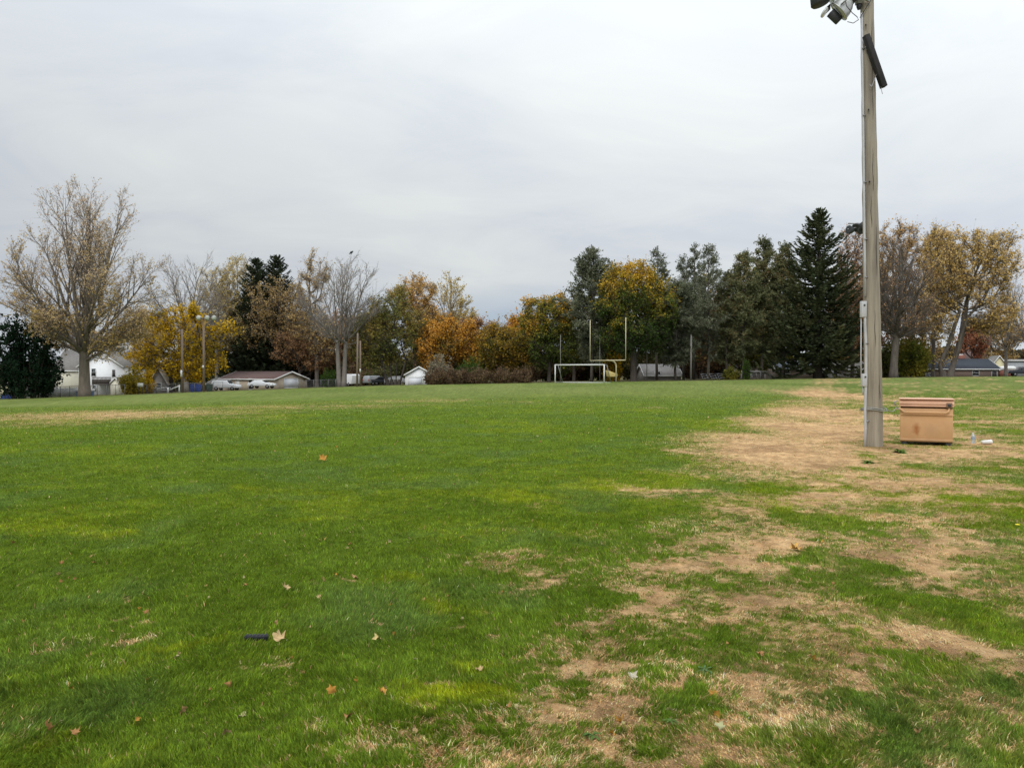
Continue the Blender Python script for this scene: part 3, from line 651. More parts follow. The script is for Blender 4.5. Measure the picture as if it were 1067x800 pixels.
# left
shrub('evergreen_tree', 'broad very dark evergreen at the far left edge behind the fence', 27, 99, 313, 74, 3, NEEDB, 26000, .26, cat='tree', group=GRP, stems=26)
fan('maple_tree', 'huge spreading maple with thin tan leaves in front of the white house', 88, 100, [(0, 176), (20, 170), (40, 116), (60, 80), (90, 46)], 362, 11.5, 15, BARKM, L_bud, 24000, .19, nl=19, k1=13, k2=10, tw=1.25, leaves_low=.35, twr=.013)
fan('bare_tree', 'bare grey forked tree rising behind the golden maple', 194, 140, [(0, 98), (25, 90), (45, 66), (60, 46), (90, 36)], 356, 5, 7, BARKL, L_tan, 700, .2, nl=13, k1=11, k2=7, tw=1.3, stems=1)
deciduous('maple_tree', 'golden yellow maple behind the two utility poles', 178, 120, [(164, 352, 24, 26), (192, 337, 22, 17), (215, 352, 14, 12), (236, 344, 13, 8), (150, 374, 15, 20), (186, 378, 34, 20), (222, 380, 16, 10), (205, 362, 22, 14)], 4, 382, 1300, 5000, 13000, .30, L_yel, seed=9, bark=BARKD)
deciduous('pale_tree', 'thin olive tan tree right of the bare forked tree', 226, 156, [(226, 312, 22, 34), (236, 340, 26, 30)], 4, 350, 700, 4500, 7000, .25, L_paley, BARKL, 11)
deciduous('pale_tree', 'pale yellow green tree topping the wood left of the twin spruces', 250, 160, [(250, 285, 18, 18), (244, 312, 24, 30), (256, 345, 24, 30)], 4, 345, 800, 5000, 10000, .26, L_paley, BARKL, 13)
spruce('spruce_tree', 'left one of the two dark spruces above the brown roofed building', 267, 158, 269, 74, 15, NEED, power=.62, dens=1.3, z0=.03)
spruce('spruce_tree', 'right one of the two dark spruces above the brown roofed building', 289, 160, 265, 74, 17, NEED, power=.62, dens=1.3, z0=.03)
spruce('spruce_tree', 'broad low dark spruce filling the space below the twin spruces', 265, 164, 305, 84, 19, NEED, power=.5, dens=1.0, z0=.02)
deciduous('oak_tree', 'tan leaved tree standing before the dark spruces', 296, 156, [(285, 322, 24, 34), (270, 345, 20, 22), (300, 350, 18, 28)], 4, 372, 900, 5000, 9000, .25, L_tan, seed=21, bark=BARK)
deciduous('oak_tree', 'tall thin topped tan tree left of the big bare tree', 330, 152, [(328, 292, 17, 26), (318, 325, 22, 36), (335, 355, 20, 24)], 4.5, 360, 900, 5500, 8500, .25, L_tan, seed=23)
deciduous('oak_tree', 'low brown leaved tree behind the chain link fence', 312, 154, [(314, 365, 24, 20), (330, 378, 20, 12)], 3, 384, 600, 3500, 9000, .25, L_rust, seed=24, bark=BARKD)
fan('bare_tree', 'tall bare fan shaped tree with a bird on its top', 356, 122, [(0, 96), (25, 92), (45, 66), (60, 46), (90, 34)], 354, 5, 25, BARKL, L_tan, 700, .2, nl=9, k1=10, k2=7, tw=1.1, stems=2)
deciduous('ash_tree', 'multi stemmed olive green tree left of the white shed', 410, 124, [(410, 335, 24, 30), (395, 350, 26, 28), (425, 350, 22, 30), (385, 372, 22, 16)], 3.5, 372, 1200, 5500, 16000, .25, L_olive, seed=27, stems=4, bark=BARKD)
deciduous('maple_tree', 'pale orange maple crown behind the white shed', 432, 134, [(432, 318, 22, 27), (440, 342, 22, 24)], 4, 352, 800, 4500, 11000, .26, L_palor, seed=29)
fan('willow_tree', 'feathery pale yellow upright tree above the orange maples', 467, 138, [(0, 66), (25, 60), (50, 36), (90, 22)], 352, 4, 31, BARKL, L_paley, 13000, .2, nl=11, k1=8, k2=6, tw=1.1)
deciduous('maple_tree', 'bright orange maple right of the white shed', 470, 124, [(462, 346, 18, 15), (482, 350, 14, 14), (448, 362, 16, 14), (472, 366, 24, 14), (492, 368, 14, 12), (455, 378, 18, 9)], 4, 378, 1000, 5000, 19000, .26, L_orange, seed=33, bark=BARKD)
deciduous('maple_tree', 'reddish brown maple between the bright orange and green crowns', 500, 130, [(498, 352, 18, 18), (505, 370, 16, 14)], 3, 372, 500, 3000, 9000, .25, L_rust, seed=35, bark=BARKD)
fan('bare_tree', 'small distant bare tree in the gap of the tree line', 528, 150, [(0, 36), (30, 32), (60, 22), (90, 14)], 360, 3, 37, BARKL, nl=8, k1=7, k2=5, tw=1.1)
deciduous('maple_tree', 'low round maple, orange over green, left of the treeline gap', 520, 124, [(522, 362, 26, 20), (508, 378, 22, 12), (535, 378, 16, 12)], 3.5, 384, 900, 4500, 17000, .26, L_oror, seed=39, bark=BARKD)
# centre and right
deciduous('maple_tree', 'orange topped maple left of the grey green tall tree', 572, 124, [(570, 335, 27, 27), (560, 362, 22, 24), (585, 365, 20, 22)], 4, 370, 1200, 5500, 21000, .26, L_oggr, seed=41, bark=BARKD)
pine('pine_tree', 'tall grey green tree with a spire top behind the soccer goal', 617, 122, 262, 78, 378, 43, NEEDG, 3.5, 130, 15, widest=.5, tuft=.36)
pine('pine_tree', 'dark narrow conifer close behind the goal post upright', 634, 128, 285, 52, 378, 44, NEEDC, 4, 110, 16, widest=.45, tuft=.36)
deciduous('maple_tree', 'large round maple, green turning orange on top, above the goal post', 660, 117, [(658, 310, 34, 34), (645, 300, 18, 22), (680, 325, 26, 34), (660, 350, 36, 22)], 7, 362, 1800, 7000, 34000, .26, L_oggr2, seed=45, bark=BARKD, outer=.36)
pine('pine_tree', 'thin pine spire poking over the big orange topped maple', 684, 134, 261, 36, 350, 46, NEEDG, 3, 60, 12, widest=.4)
pine('pine_tree', 'dark round topped pine right of the big orange topped maple', 704, 120, 300, 74, 378, 47, NEEDG, 3, 190, 20, widest=.62, rise=.2, tuft=.34)
pine('pine_tree', 'leftmost of the three thin pines over the dark round pine', 713, 130, 270, 34, 345, 48, NEEDG, 3, 52, 12, widest=.4)
pine('pine_tree', 'middle of the three thin pines over the dark round pine', 724, 131, 258, 30, 350, 49, NEEDG, 3, 56, 11, widest=.4)
pine('pine_tree', 'open branched tall pine, rightmost of the three thin ones', 738, 122, 258, 46, 376, 50, NEEDG, 3.5, 84, 12, widest=.4)
deciduous('oak_tree', 'rusty leaved tree low between the pines', 752, 132, [(750, 335, 18, 24), (748, 365, 24, 20)], 3, 370, 700, 4000, 10000, .25, L_rust, seed=51, bark=BARKD)
pine('pine_tree', 'ragged olive pine with a low rounded top near the fence post', 757, 124, 286, 44, 380, 52, NEEDC, 3, 110, 15, widest=.4)
pine('pine_tree', 'left pine of the close row beside the big dark spruce', 775, 122, 266, 54, 374, 53, NEEDC, 3.5, 150, 16, widest=.35)
pine('pine_tree', 'middle pine of the close row beside the big dark spruce', 795, 124, 252, 54, 374, 54, NEEDC, 4, 150, 16, widest=.35)
pine('pine_tree', 'right pine of the close row beside the big dark spruce', 817, 122, 258, 54, 374, 55, NEEDC, 4, 150, 16, widest=.35)
deciduous('maple_tree', 'dull gold undergrowth tree beneath the row of pines', 770, 134, [(765, 362, 28, 22), (790, 370, 24, 18)], 3, 378, 700, 4000, 12000, .25, L_gold2, seed=56, bark=BARKD)
spruce('spruce_tree', 'tallest darkest spruce, just left of the big wooden pole', 852, 118, 217, 122, 57, NEEDS, power=.74, dens=1.15, z0=.10, size=1.1, droop=.5)
deciduous('oak_tree', 'brown leaved tree between the tall spruce and the wooden pole', 888, 126, [(888, 275, 20, 38), (884, 330, 24, 40)], 4, 345, 900, 6000, 9500, .25, L_rust, seed=59)
deciduous('oak_tree', 'rust topped tree behind the dense bare tree', 930, 136, [(935, 262, 26, 30), (925, 300, 30, 36)], 4, 340, 900, 6000, 9000, .26, L_palor, seed=60)
fan('bare_tree', 'dense bare grey tree right of the wooden pole', 931, 112, [(0, 112), (20, 108), (40, 72), (60, 50), (90, 36)], 345, 8, 61, BARK, L_rust, 2500, .2, nl=17, k1=12, k2=9, tw=1.0, lean=4)
shrub('arborvitae_bush', 'rounded yellow green evergreen bush at the left end of the brick ranch house', 948, 118, 338, 42, 63, L_gold2, 13000, .24, cat='shrub', stems=20)
shrub('arborvitae_bush', 'dark green bush between the wooden pole and the yellow green bush', 918, 122, 352, 34, 64, L_dull, 9000, .24, cat='shrub', stems=16)
deciduous('maple_tree', 'leaning fork trunked maple with thin yellow leaves before the ranch house', 986, 118, [(1018, 285, 32, 46), (990, 280, 30, 44), (1040, 270, 20, 30), (975, 320, 24, 34), (1030, 330, 24, 24)],
          6.5, 376, 1900, 11000, 20000, .25, L_yltan, BARK, 65, stems=2, kill=.8, tw=1.0, twr=.013, spread=.4, trop=.1)
deciduous('maple_tree', 'tan leaved crown between the dense bare tree and the forked maple', 972, 128, [(975, 270, 20, 30), (985, 300, 22, 30)], 4, 340, 800, 5000, 13000, .25, L_yltan, seed=66)
deciduous('maple_tree', 'small bright red maple behind the ranch house chimney', 1016, 185, [(1016, 355, 13, 16), (1006, 362, 10, 10)], 2.5, 372, 500, 3000, 9000, .30, L_red, seed=67, bark=BARKD)
fan('bare_tree', 'thin bare tree near the right edge above the yellow shed', 1048, 135, [(0, 88), (20, 80), (45, 40), (90, 24)], 362, 3.5, 68, BARKL, L_tan, 900, .2, nl=8, k1=8, k2=6, tw=1.1)
fan('bare_tree', 'pale bare tree cut by the right edge of the picture', 1070, 130, [(0, 112), (20, 100), (45, 55), (90, 30)], 356, 4, 69, BARKL, L_palor, 1200, .2, nl=9, k1=9, k2=6, tw=1.1)
fan('bare_tree', 'distant purplish bare tree behind the white house roof', 116, 170, [(0, 26), (40, 24), (70, 20), (90, 14)], 370, 3, 70, BARKL, L_tan, 300, .2, nl=9, k1=7, k2=5, tw=1.3)
deciduous('maple_tree', 'orange brown crown between big maple trunk and white house', 100, 165, [(98, 360, 16, 14), (64, 345, 22, 22)], 3, 372, 500, 3000, 7000, .28, L_tan, seed=71)

# hedge, shrubs, undergrowth
shrub('shrub', 'pale seed headed shrub beside the white shed', 459, 117, 366, 30, 80, L_seed, 5000, .2, group='shrubs along the field edge')
shrub('shrub', 'green shrub between the hedge and the orange maples', 490, 118, 372, 34, 81, L_green, 6000, .2, group='shrubs along the field edge')
for i, (px, w, tp) in enumerate([(455, 26, 383), (476, 30, 381), (500, 32, 381), (524, 30, 380), (546, 24, 382)]):
    shrub('hedge_bush', 'brown dry bush in the low hedge along the far field edge', px, 114, tp, w, 83 + i, L_brown, 5000, .17, group='brown bushes of the low hedge', stems=12)
shrub('shrub', 'yellow and green shrub in front of the right side of the white house', 138, 108, 381, 28, 90, L_yelg, 5000, .2, group='shrubs along the field edge')
shrub('shrub', 'golden low shrub at the foot of the golden maple', 152, 110, 384, 22, 91, L_yel, 4000, .2, group='shrubs along the field edge')
shrub('shrub', 'bright yellow green shrub under the brown trees by the fence', 345, 124, 382, 22, 92, L_green, 3000, .2, group='shrubs along the field edge')
shrub('shrub', 'golden shrub among the trunks of the pine row', 762, 119, 379, 17, 93, L_gold2, 2200, .2, group='shrubs along the field edge')
shrub('shrub', 'dark green ivy covered stump by the steel fence post', 778, 118, 372, 8, 94, L_green, 1600, .2, group='shrubs along the field edge')
shrub('small_tree', 'small yellow leaved tree seen between the goal post uprights', 638, 126, 352, 20, 95, L_yel, 4500, .24, cat='tree', group=GRP)
us_m = shrub('undergrowth_bush', 'dull dark undergrowth bush in the shade below the tree line', 240, 168, 372, 36, 96, L_dull, 8000, .3, group='undergrowth below the tree line', stems=14)
us_b = shrub('undergrowth_bush', 'dull brown undergrowth bush in the shade below the tree line', 338, 168, 374, 36, 97, L_brown, 7000, .3, group='undergrowth below the tree line', stems=14)
r_ = random.Random(4)
FG = 'trees filling the wood behind'
k_ = 0
for (px, top, d, w, m, lab) in [(158, 330, 150, 40, L_tan, 'tan leaved tree filling behind the left side of the golden maple'), (214, 325, 166, 44, L_gold2, 'yellow green tree behind the floodlight pole with three lamps'),
        (238, 300, 170, 40, L_tan, 'tan leaved tree behind the left end of the tan building'), (304, 298, 168, 44, L_tan, 'tan tree right behind the twin spruces'), (344, 330, 166, 42, L_rust, 'rust brown tree low behind the big bare tree'),
        (322, 335, 162, 46, L_tan, 'dull tan tree behind the chain link fence right of the tan building'), (375, 340, 158, 44, L_rust, 'brown leaved tree behind the twin wooden poles'), (392, 318, 156, 34, L_olive, 'olive tree behind the silver car'), (448, 335, 150, 40, L_palor, 'orange tan tree behind the bright orange maple'),
        (542, 352, 146, 36, L_orange, 'orange tree low in the right part of the treeline gap'), (482, 345, 150, 34, L_rust, 'rusty orange tree between the feathery tree and the gap'),
        (598, 300, 150, 44, L_dull, 'dull green tree behind the grey green tall tree'), (640, 300, 152, 46, L_olive, 'olive tree behind the orange topped round maple'), (690, 290, 154, 50, L_dull, 'dark green tree behind the dark round pine'),
        (728, 288, 156, 50, L_olive, 'olive tree behind the three thin pines'), (762, 292, 152, 50, L_rust, 'rusty tree behind the ragged olive pine'), (788, 280, 150, 50, L_olive, 'olive gold tree behind the close pine row'), (814, 282, 152, 48, L_gold2, 'yellow green tree behind the right pine of the close row'),
        (880, 300, 158, 44, L_olive, 'olive tree behind the right flank of the tall spruce'), (905, 270, 150, 40, L_rust, 'brown tree behind the big wooden pole'), (955, 300, 146, 44, L_tan, 'tan tree behind the yellow green bush'), (1040, 330, 190, 40, L_tan, 'distant tan tree above the yellow garage')]:
    k_ += 1; hgt = (386 - top) / 2; far_ = dict(natt=650, ntw=2600, nleaf=15000, leaf=.32)
    if m in (L_tan, L_rust): far_['nleaf'] = 9000
    deciduous('broadleaf_tree', lab, px, d, [(px, top + hgt * .75, w * .5, hgt * .75), (px + r_.uniform(-8, 8), 352, w * .55, 24), (px + r_.uniform(-8, 8), 371, w * .5, 11)], 3.5, 372, lm=m, bark=BARKD, seed=200 + k_, stems=1 + k_ % 2, group=FG, kill=1.0, **far_)
for px in list(range(160, 560, 24)) + list(range(572, 960, 22)) + [1056, 1075]:
    q = r_.random(); s = r_.uniform(.75, 1.25); d = r_.uniform(146, 162)
    if 215 < px < 360: d = 168
    if 660 < px < 722 or 806 < px < 905 or px > 1000: continue
    dup(us_m if q < .6 else us_b, P(px + r_.uniform(-6, 6), d), r_.uniform(0, 6), scale=(s * 1.2, s * 1.2, s * r_.uniform(.7, 1.15)))
# the far wood that closes the horizon
r = np.random.RandomState(123); fw = MB(); nl = 90000
fx = r.uniform(-420, 420, nl); fy = 300 + r.uniform(0, 14, nl); hh = 4 + 7 * fbm(fx, fx * 0 + 3, .03, 3) + 3.0 * fbm(fx, fx * 0 + 8, .2, 2)
leaves(fw, np.stack([fx, fy, terr(fx, fy) + hh * r.rand(nl) ** .7], -1), 1.3, r, .9)
tag(fw.build('distant_woods', leafmat('leaf_far_wood', [(.05, .05, .035), (.11, .09, .05), (.2, .13, .07)], nscale=.05)), 'far hazy autumn wood beyond the tree line', 'woods', kind='stuff')

# ------------------------------------------------------------------ materials for the built things
M_wood = mat('weathered_pole_wood', (.36, .315, .24), .9, noise=(7, (.19, .165, .13), (1, 1, .07)), bump=(22, .7, (1, 1, .08)))
M_wood2 = mat('brown_pole_wood', (.22, .16, .12), .9, noise=(5, (.16, .12, .095), (1, 1, .1)))
M_beam = mat('tarred_beam', (.018, .017, .018), .8, noise=(9, (.035, .032, .03), (1, 1, .3)))
M_conduit = mat('grey_pvc', (.50, .50, .50), .45, noise=(3, (.42, .42, .42)))
M_galv = mat('galvanised_steel', (.36, .36, .37), .45, .5, noise=(8, (.28, .28, .28)))
M_alum = mat('spun_aluminium', (.52, .52, .50), .38, .75, noise=(3, (.40, .40, .37)), bump=(5, .1))
M_dark = mat('dark_cast_metal', (.03, .034, .038), .6, noise=(6, (.05, .05, .05)))
M_lens = mat('lamp_glass', (.75, .76, .74), .2, noise=(4, (.6, .62, .6)), spec=.6)
M_white = mat('white_paint', (.76, .76, .74), .5, noise=(2, (.66, .66, .64)))
M_wsid = mat('white_siding', (.84, .85, .86), .65, noise=(.8, (.78, .79, .80)), bump=(7, .5, (.05, .05, 1)))
M_cream = mat('cream_siding', (.72, .69, .56), .7, noise=(.8, (.62, .60, .50)), bump=(7, .4, (.05, .05, 1)))
M_yhouse = mat('pale_yellow_siding', (.70, .64, .40), .7, noise=(.8, (.60, .55, .36)), bump=(7, .4, (.05, .05, 1)))
M_tanw = mat('tan_block_wall', (.52, .44, .34), .8, noise=(1.2, (.44, .37, .29)))
M_brick = mat('brown_brick', (.26, .19, .16), .85, noise=(9, (.20, .145, .125), (1, 1, 3)))
M_redbrick = mat('red_brick', (.28, .11, .08), .85, noise=(8, (.2, .09, .07)))
M_stone = mat('grey_house_wall', (.34, .31, .29), .85, noise=(1.5, (.28, .26, .24)))
M_rbrown = mat('brown_shingles', (.135, .085, .075), .9, noise=(4, (.095, .062, .056), (1, 1, 2)))
M_rgrey = mat('grey_shingles', (.20, .185, .165), .9, noise=(3, (.14, .13, .12), (1, 1, 2)))
M_rslate = mat('slate_blue_shingles', (.026, .032, .042), .95, noise=(3, (.036, .043, .054), (1, 1, 2)))
M_rblue = mat('blue_grey_shingles', (.14, .16, .19), .85, noise=(3, (.10, .115, .14), (1, 1, 2)))
M_win = mat('dark_window_glass', (.02, .025, .03), .12, spec=.6)
M_doorw = mat('white_garage_door', (.70, .72, .76), .5, bump=(4, .4, (.05, .05, 1)))
M_doord = mat('dark_door', (.06, .05, .055), .5)
M_deck = mat('dark_deck_wood', (.07, .06, .055), .9, noise=(9, (.11, .095, .085), (1, 1, .1)))
M_blue = mat('blue_plastic', (.02, .05, .24), .45, noise=(3, (.03, .07, .30)))
M_green = mat('dark_green_plastic', (.03, .06, .045), .5)
M_poolb = mat('pool_wall_blue', (.10, .17, .28), .5, noise=(4, (.16, .23, .34)))
M_carw = mat('car_white', (.72, .73, .74), .25, spec=.5)
M_carg = mat('car_silver', (.40, .42, .44), .3, .4)
M_cardk = mat('car_dark', (.03, .035, .045), .25, spec=.5)
M_tyre = mat('tyre_rubber', (.02, .02, .02), .9)
M_rim = mat('wheel_rim', (.35, .35, .36), .4, .6)
M_tail = mat('tail_light_red', (.45, .03, .02), .3)
M_gold = mat('goal_yellow_paint', (.60, .53, .34), .5, noise=(3, (.50, .45, .30)))
M_ywb = mat('yellow_board', (.66, .52, .18), .6, noise=(3, (.55, .44, .2)))
M_netp = mat('dull_pole_metal', (.20, .19, .17), .8)
M_fence = mat('fence_steel', (.20, .20, .20), .5, .5)

# ------------------------------------------------------------------ floodlight pole in the foreground
PB = P(911.5, 16.4); pole = thing('floodlight_pole', 'tall weathered wooden floodlight pole beside the orange tan metal chest', 'light pole', PB)
LEANX = -.235 / 9.5
def pc(z): return Vector((LEANX * z, 0, z))
def prd(z): return .182 - (.182 - .125) * z / 10.4
mb = MB(); zs = np.concatenate([[-.4], np.linspace(0, 10.4, 40)]); rp = np.random.RandomState(2)
mb.tube([tuple(pc(z) + Vector((rp.normal(0, .0035), rp.normal(0, .003), 0))) for z in zs], [prd(max(z, 0)) * (1 + rp.normal(0, .008)) for z in zs], 28)
mb.build('pole_shaft', M_wood, pole, smooth_=True)
# cracks and bolts down the pole
for z, a, ln in [(2.1, -1.7, .8), (3.6, -1.3, 1.1), (5.4, -1.6, .9), (6.9, -1.45, 1.3), (1.0, -1.25, .5), (4.6, -1.9, .7), (8.2, -1.35, .8)]:
    mb = MB(); pts = [pc(z + ln * t) + Vector((math.cos(a + .05 * math.sin(9 * t)) * prd(z) * 1.0, math.sin(a + .05 * math.sin(9 * t)) * prd(z) * 1.0, 0)) for t in np.linspace(0, 1, 8)]
    mb.tube(pts, [.001, .004, .006, .005, .006, .004, .003, .001], 4); mb.build('drying_crack', M_beam, pole)
def side(z, ang, off): return pc(z) + Vector((math.cos(ang), math.sin(ang), 0)) * (prd(z) + off)
AL = math.radians(205)                                    # left, a little toward the viewer
mb = MB()
cpts = [side(z, AL, .03) for z in (9.15, 8, 6.5, 5, 4, 3.2)]
mb.tube(cpts, .024, 10)
mb.tube([side(3.05, AL, .05), side(2.6, AL, .045), side(2.1, AL, .02), side(1.5, AL, .035), side(.8, AL, .075), side(.4, AL, .07), side(-.05, AL, .10)], .028, 10)
mb.build('conduit', M_conduit, pole, smooth_=True)
mb = MB(); mb.tube([side(2.75, math.radians(190), .09), side(1.9, math.radians(188), .10), side(1.45, math.radians(188), .10)], .012, 8)
mb.tube([side(1.3, math.radians(192), .07), side(1.1, math.radians(192), .07)], .016, 8); mb.build('thin_conduit', M_conduit, pole, smooth_=True, label='thin grey conduit hanging beside the thicker one')
for z, w, h in ((2.92, .11, .34), (1.42, .10, .27)):
    b_ = side(z, math.radians(200), .07); mb = MB(); mb.box(b_, (w, .10, h)); bx = mb.build('junction_box', M_conduit, pole, bevel=.008)
    mb = MB(); mb.lathe([(.018, 0), (.018, .02), (.0, .02)], Matrix.Translation(b_ + Vector((.0, -.05, h * .25))) @ Matrix.Rotation(math.radians(90), 4, 'X'), 12); mb.build('knob', M_dark, bx)
for z in (8.4, 7.0, 5.6, 4.4, 3.6, 2.2, .55):
    mb = MB(); c = side(z, AL, .03); mb.box(c + Vector((.02, -.03, 0)), (.10, .012, .025), math.radians(25)); mb.build('pipe_strap', M_galv, pole)
# slanting dark beam bolted to the pole face
def off_plane(px, py, dy=-.22):                            # a point at a pixel, dy nearer than the pole axis
    d = 16.4 + dy; return Vector(((px - CX) / F * (d - (Zp(py, d) - 1.6) * .0187), d, Zp(py, d) + .0)) - PB
a0 = off_plane(902.5, 41); a1 = off_plane(920.5, 92); dv = (a1 - a0); mid = (a0 + a1) / 2
mb = MB(); R_ = dv.to_track_quat('Z', 'Y').to_matrix(); mb.box((0, 0, 0), (.14, .11, dv.length + .05)); v = mb.v[0] @ np.array(R_).T + np.array(mid); mb.v[0] = v
mb.build('slanting_beam', M_beam, pole, bevel=.012)
mb = MB(); mb.tube([off_plane(913, 80), off_plane(911, 86), off_plane(908, 93), off_plane(906, 90)], .008, 6); mb.build('loose_wire', M_galv, pole); mb = MB(); mb.tube([off_plane(918, 92), off_plane(918.6, 97), off_plane(919.5, 100)], .006, 6); mb.build('loose_wire', M_galv, pole); mb = MB()
mb.tube([off_plane(903.5, 48, -.2), off_plane(901.5, 53, -.17), off_plane(904, 56, -.16)], .007, 6)
mb.build('loose_wire', M_galv, pole)
mb = MB(); mb.tube([off_plane(896, 22, -.1), off_plane(908, 3, -.2), off_plane(912, 3.2, -.05), off_plane(915.5, 2.6, -.05)], .008, 6); mb.build('ground_wire', M_dark, pole, smooth_=True)
for py, px in ((29, 902), (116, 905), (190, 906)): mb = MB(); mb.tube([off_plane(px, py, -.10), off_plane(px, py, -.19)], .016, 8); mb.build('bolt', M_dark, pole, smooth_=True)
# crossarm above the frame and the floodlights it carries
ztop = 9.98
mb = MB(); mb.box(pc(ztop) + Vector((-.05, -.20, 0)), (2.9, .10, .12), math.radians(-8)); mb.box(pc(9.55) + Vector((-.45, -.20, .08)), (1.0, .05, .06), R=Matrix.Rotation(math.radians(35), 4, 'Y')); mb.build('crossarm', M_galv, pole, bevel=.008)
mb = MB(); mb.box(side(9.42, math.radians(195), .075), (.11, .13, .16)); bx = mb.build('ballast_box', mat('box_olive_grey', (.26, .26, .20), .6), pole, bevel=.006)
mb = MB(); mb.lathe([(.055, 0), (.05, -.05), (.03, -.11), (0, -.11)], Matrix.Translation(side(9.34, math.radians(195), .075)), 14); mb.build('cable_gland', M_dark, bx, smooth_=True)
def floodlight(c, aim, label):
    q = Vector(aim).normalized().to_track_quat('Z', 'Y').to_matrix().to_4x4(); T = Matrix.Translation(c) @ q
    mb = MB(); mb.lathe([(.0, -.30), (.07, -.30), (.10, -.27), (.16, -.20), (.205, -.10), (.225, 0), (.24, .006), (.24, .022), (.215, .024), (.20, .015), (.18, -.09), (.13, -.17), (.05, -.22), (0, -.22)], T, 36, False)
    fl = mb.build('floodlight', M_alum, pole, smooth_=True, label=label)
    mb = MB(); mb.lathe([(0, .018), (.19, .018), (.205, .012), (.205, .005)], T, 32, False); mb.build('lens', M_lens, fl, smooth_=True)
    mb = MB(); mb.lathe([(0, -.44), (.085, -.44), (.095, -.42), (.095, -.30), (.07, -.285)], T, 20); mb.build('lamp_housing', M_dark, fl, smooth_=True)
    mb = MB(); mb.prism([(-.13, -.10), (.13, -.10), (.13, .02), (-.13, .02)], 0, .01); n_ = mb.v[0]; mb.v[0] = np.array([tuple(T @ Vector((a * 1.1, b + .20 + .004, c_ * .9 + .14))) for a, b, c_ in n_]); mb.build('glare_plate', M_dark, fl)
    mb = MB(); mb.tube([T @ Vector((-.235, 0, -.03)), T @ Vector((-.27, -.02, -.22)), T @ Vector((-.14, -.04, -.5)), T @ Vector((.14, -.04, -.5)), T @ Vector((.27, -.02, -.22)), T @ Vector((.235, 0, -.03))], .016, 6); mb.build('yoke', M_galv, fl)
    return fl
c1 = off_plane(874.5, 15, -.05); floodlight(c1 + Vector((0, 0, 0)), (-.70, .28, -.66), 'silver bell floodlight nearest the pole')
c2 = off_plane(862.5, -3, .1); mb = MB(); mb.lathe([(0, -.20), (.17, -.20), (.20, -.16), (.15, .10), (.12, .15), (0, .16)], None, 24); R_ = Matrix.Rotation(math.radians(-18), 3, 'Y'); mb.v[0] = mb.v[0] @ np.array(R_).T + np.array(off_plane(852.5, -.5, .0)); mb.build('lamp_housing', M_dark, pole, smooth_=True); floodlight(c2, (-.80, .30, -.55), 'floodlight cut by the top edge of the picture')
c3 = off_plane(889, -6, .35); floodlight(c3, (.55, .45, -.55), 'floodlight behind, turned to the right')
mb = MB(); mb.lathe([(0, -.15), (.085, -.15), (.095, -.13), (.10, .12), (0, .13)], None, 24); R_ = Matrix.Rotation(math.radians(-46), 3, 'Y'); mb.v[0] = mb.v[0] @ np.array(R_).T + np.array(off_plane(869.5, 20.5, .02)); mb.build('lamp_housing', M_dark, pole, smooth_=True)
mb = MB(); mb.lathe([(0, -.02), (.105, -.02), (.115, 0), (.105, .02), (0, .02)], Matrix.Translation(off_plane(859, 16.5, -.02)) @ Vector((.74, -.30, -.60)).to_track_quat('Z', 'Y').to_matrix().to_4x4(), 28); mb.build('reflector_disc', M_lens, pole, smooth_=True)
mb = MB(); mb.tube([off_plane(880, 0, -.3), off_plane(882, 10, -.32), off_plane(888, 17, -.25), off_plane(893, 21, -.16), off_plane(894.5, 24, -.12), off_plane(889, 27.5, -.18), off_plane(883, 26, -.2)], .008, 6)
mb.build('lamp_cable', M_dark, pole, smooth_=True)

# ------------------------------------------------------------------ metal storage chest
def chestmat(name, a, b2, spots):
    m = mat(name, a, .55, noise=(2.2, b2), bump=(14, .12), spec=.3); n = m.node_tree.nodes; l = m.node_tree.links; b = n['Principled BSDF']
    src = b.inputs['Base Color'].links[0].from_socket; t = n.new('ShaderNodeTexCoord')
    nzv = n.new('ShaderNodeTexNoise'); nzv.inputs['Scale'].default_value = 12; l.new(t.outputs['Object'], nzv.inputs['Vector'])
    for (x, z, rx, rz, s, c) in spots:
        sub = n.new('ShaderNodeVectorMath'); sub.operation = 'SUBTRACT'; sub.inputs[1].default_value = (x, 0, z); l.new(t.outputs['Object'], sub.inputs[0])
        sc_ = n.new('ShaderNodeVectorMath'); sc_.operation = 'MULTIPLY'; sc_.inputs[1].default_value = (1 / rx, 0, 1 / rz); l.new(sub.outputs[0], sc_.inputs[0])
        ln = n.new('ShaderNodeVectorMath'); ln.operation = 'LENGTH'; l.new(sc_.outputs[0], ln.inputs[0])
        ad = n.new('ShaderNodeMath'); ad.operation = 'ADD'; l.new(ln.outputs['Value'], ad.inputs[0]); 
        ns = n.new('ShaderNodeMath'); ns.operation = 'MULTIPLY'; ns.inputs[1].default_value = 1.1; l.new(nzv.outputs['Fac'], ns.inputs[0]); l.new(ns.outputs[0], ad.inputs[1])
        mp = n.new('ShaderNodeMapRange'); mp.inputs[1].default_value = 1.75; mp.inputs[2].default_value = .6; mp.inputs[3].default_value = 0; mp.inputs[4].default_value = s; l.new(ad.outputs[0], mp.inputs[0])
        mx = n.new('ShaderNodeMixRGB'); mx.inputs[2].default_value = (*c, 1); l.new(mp.outputs[0], mx.inputs[0]); l.new(src, mx.inputs[1]); src = mx.outputs[0]
    l.new(src, b.inputs['Base Color']); return m
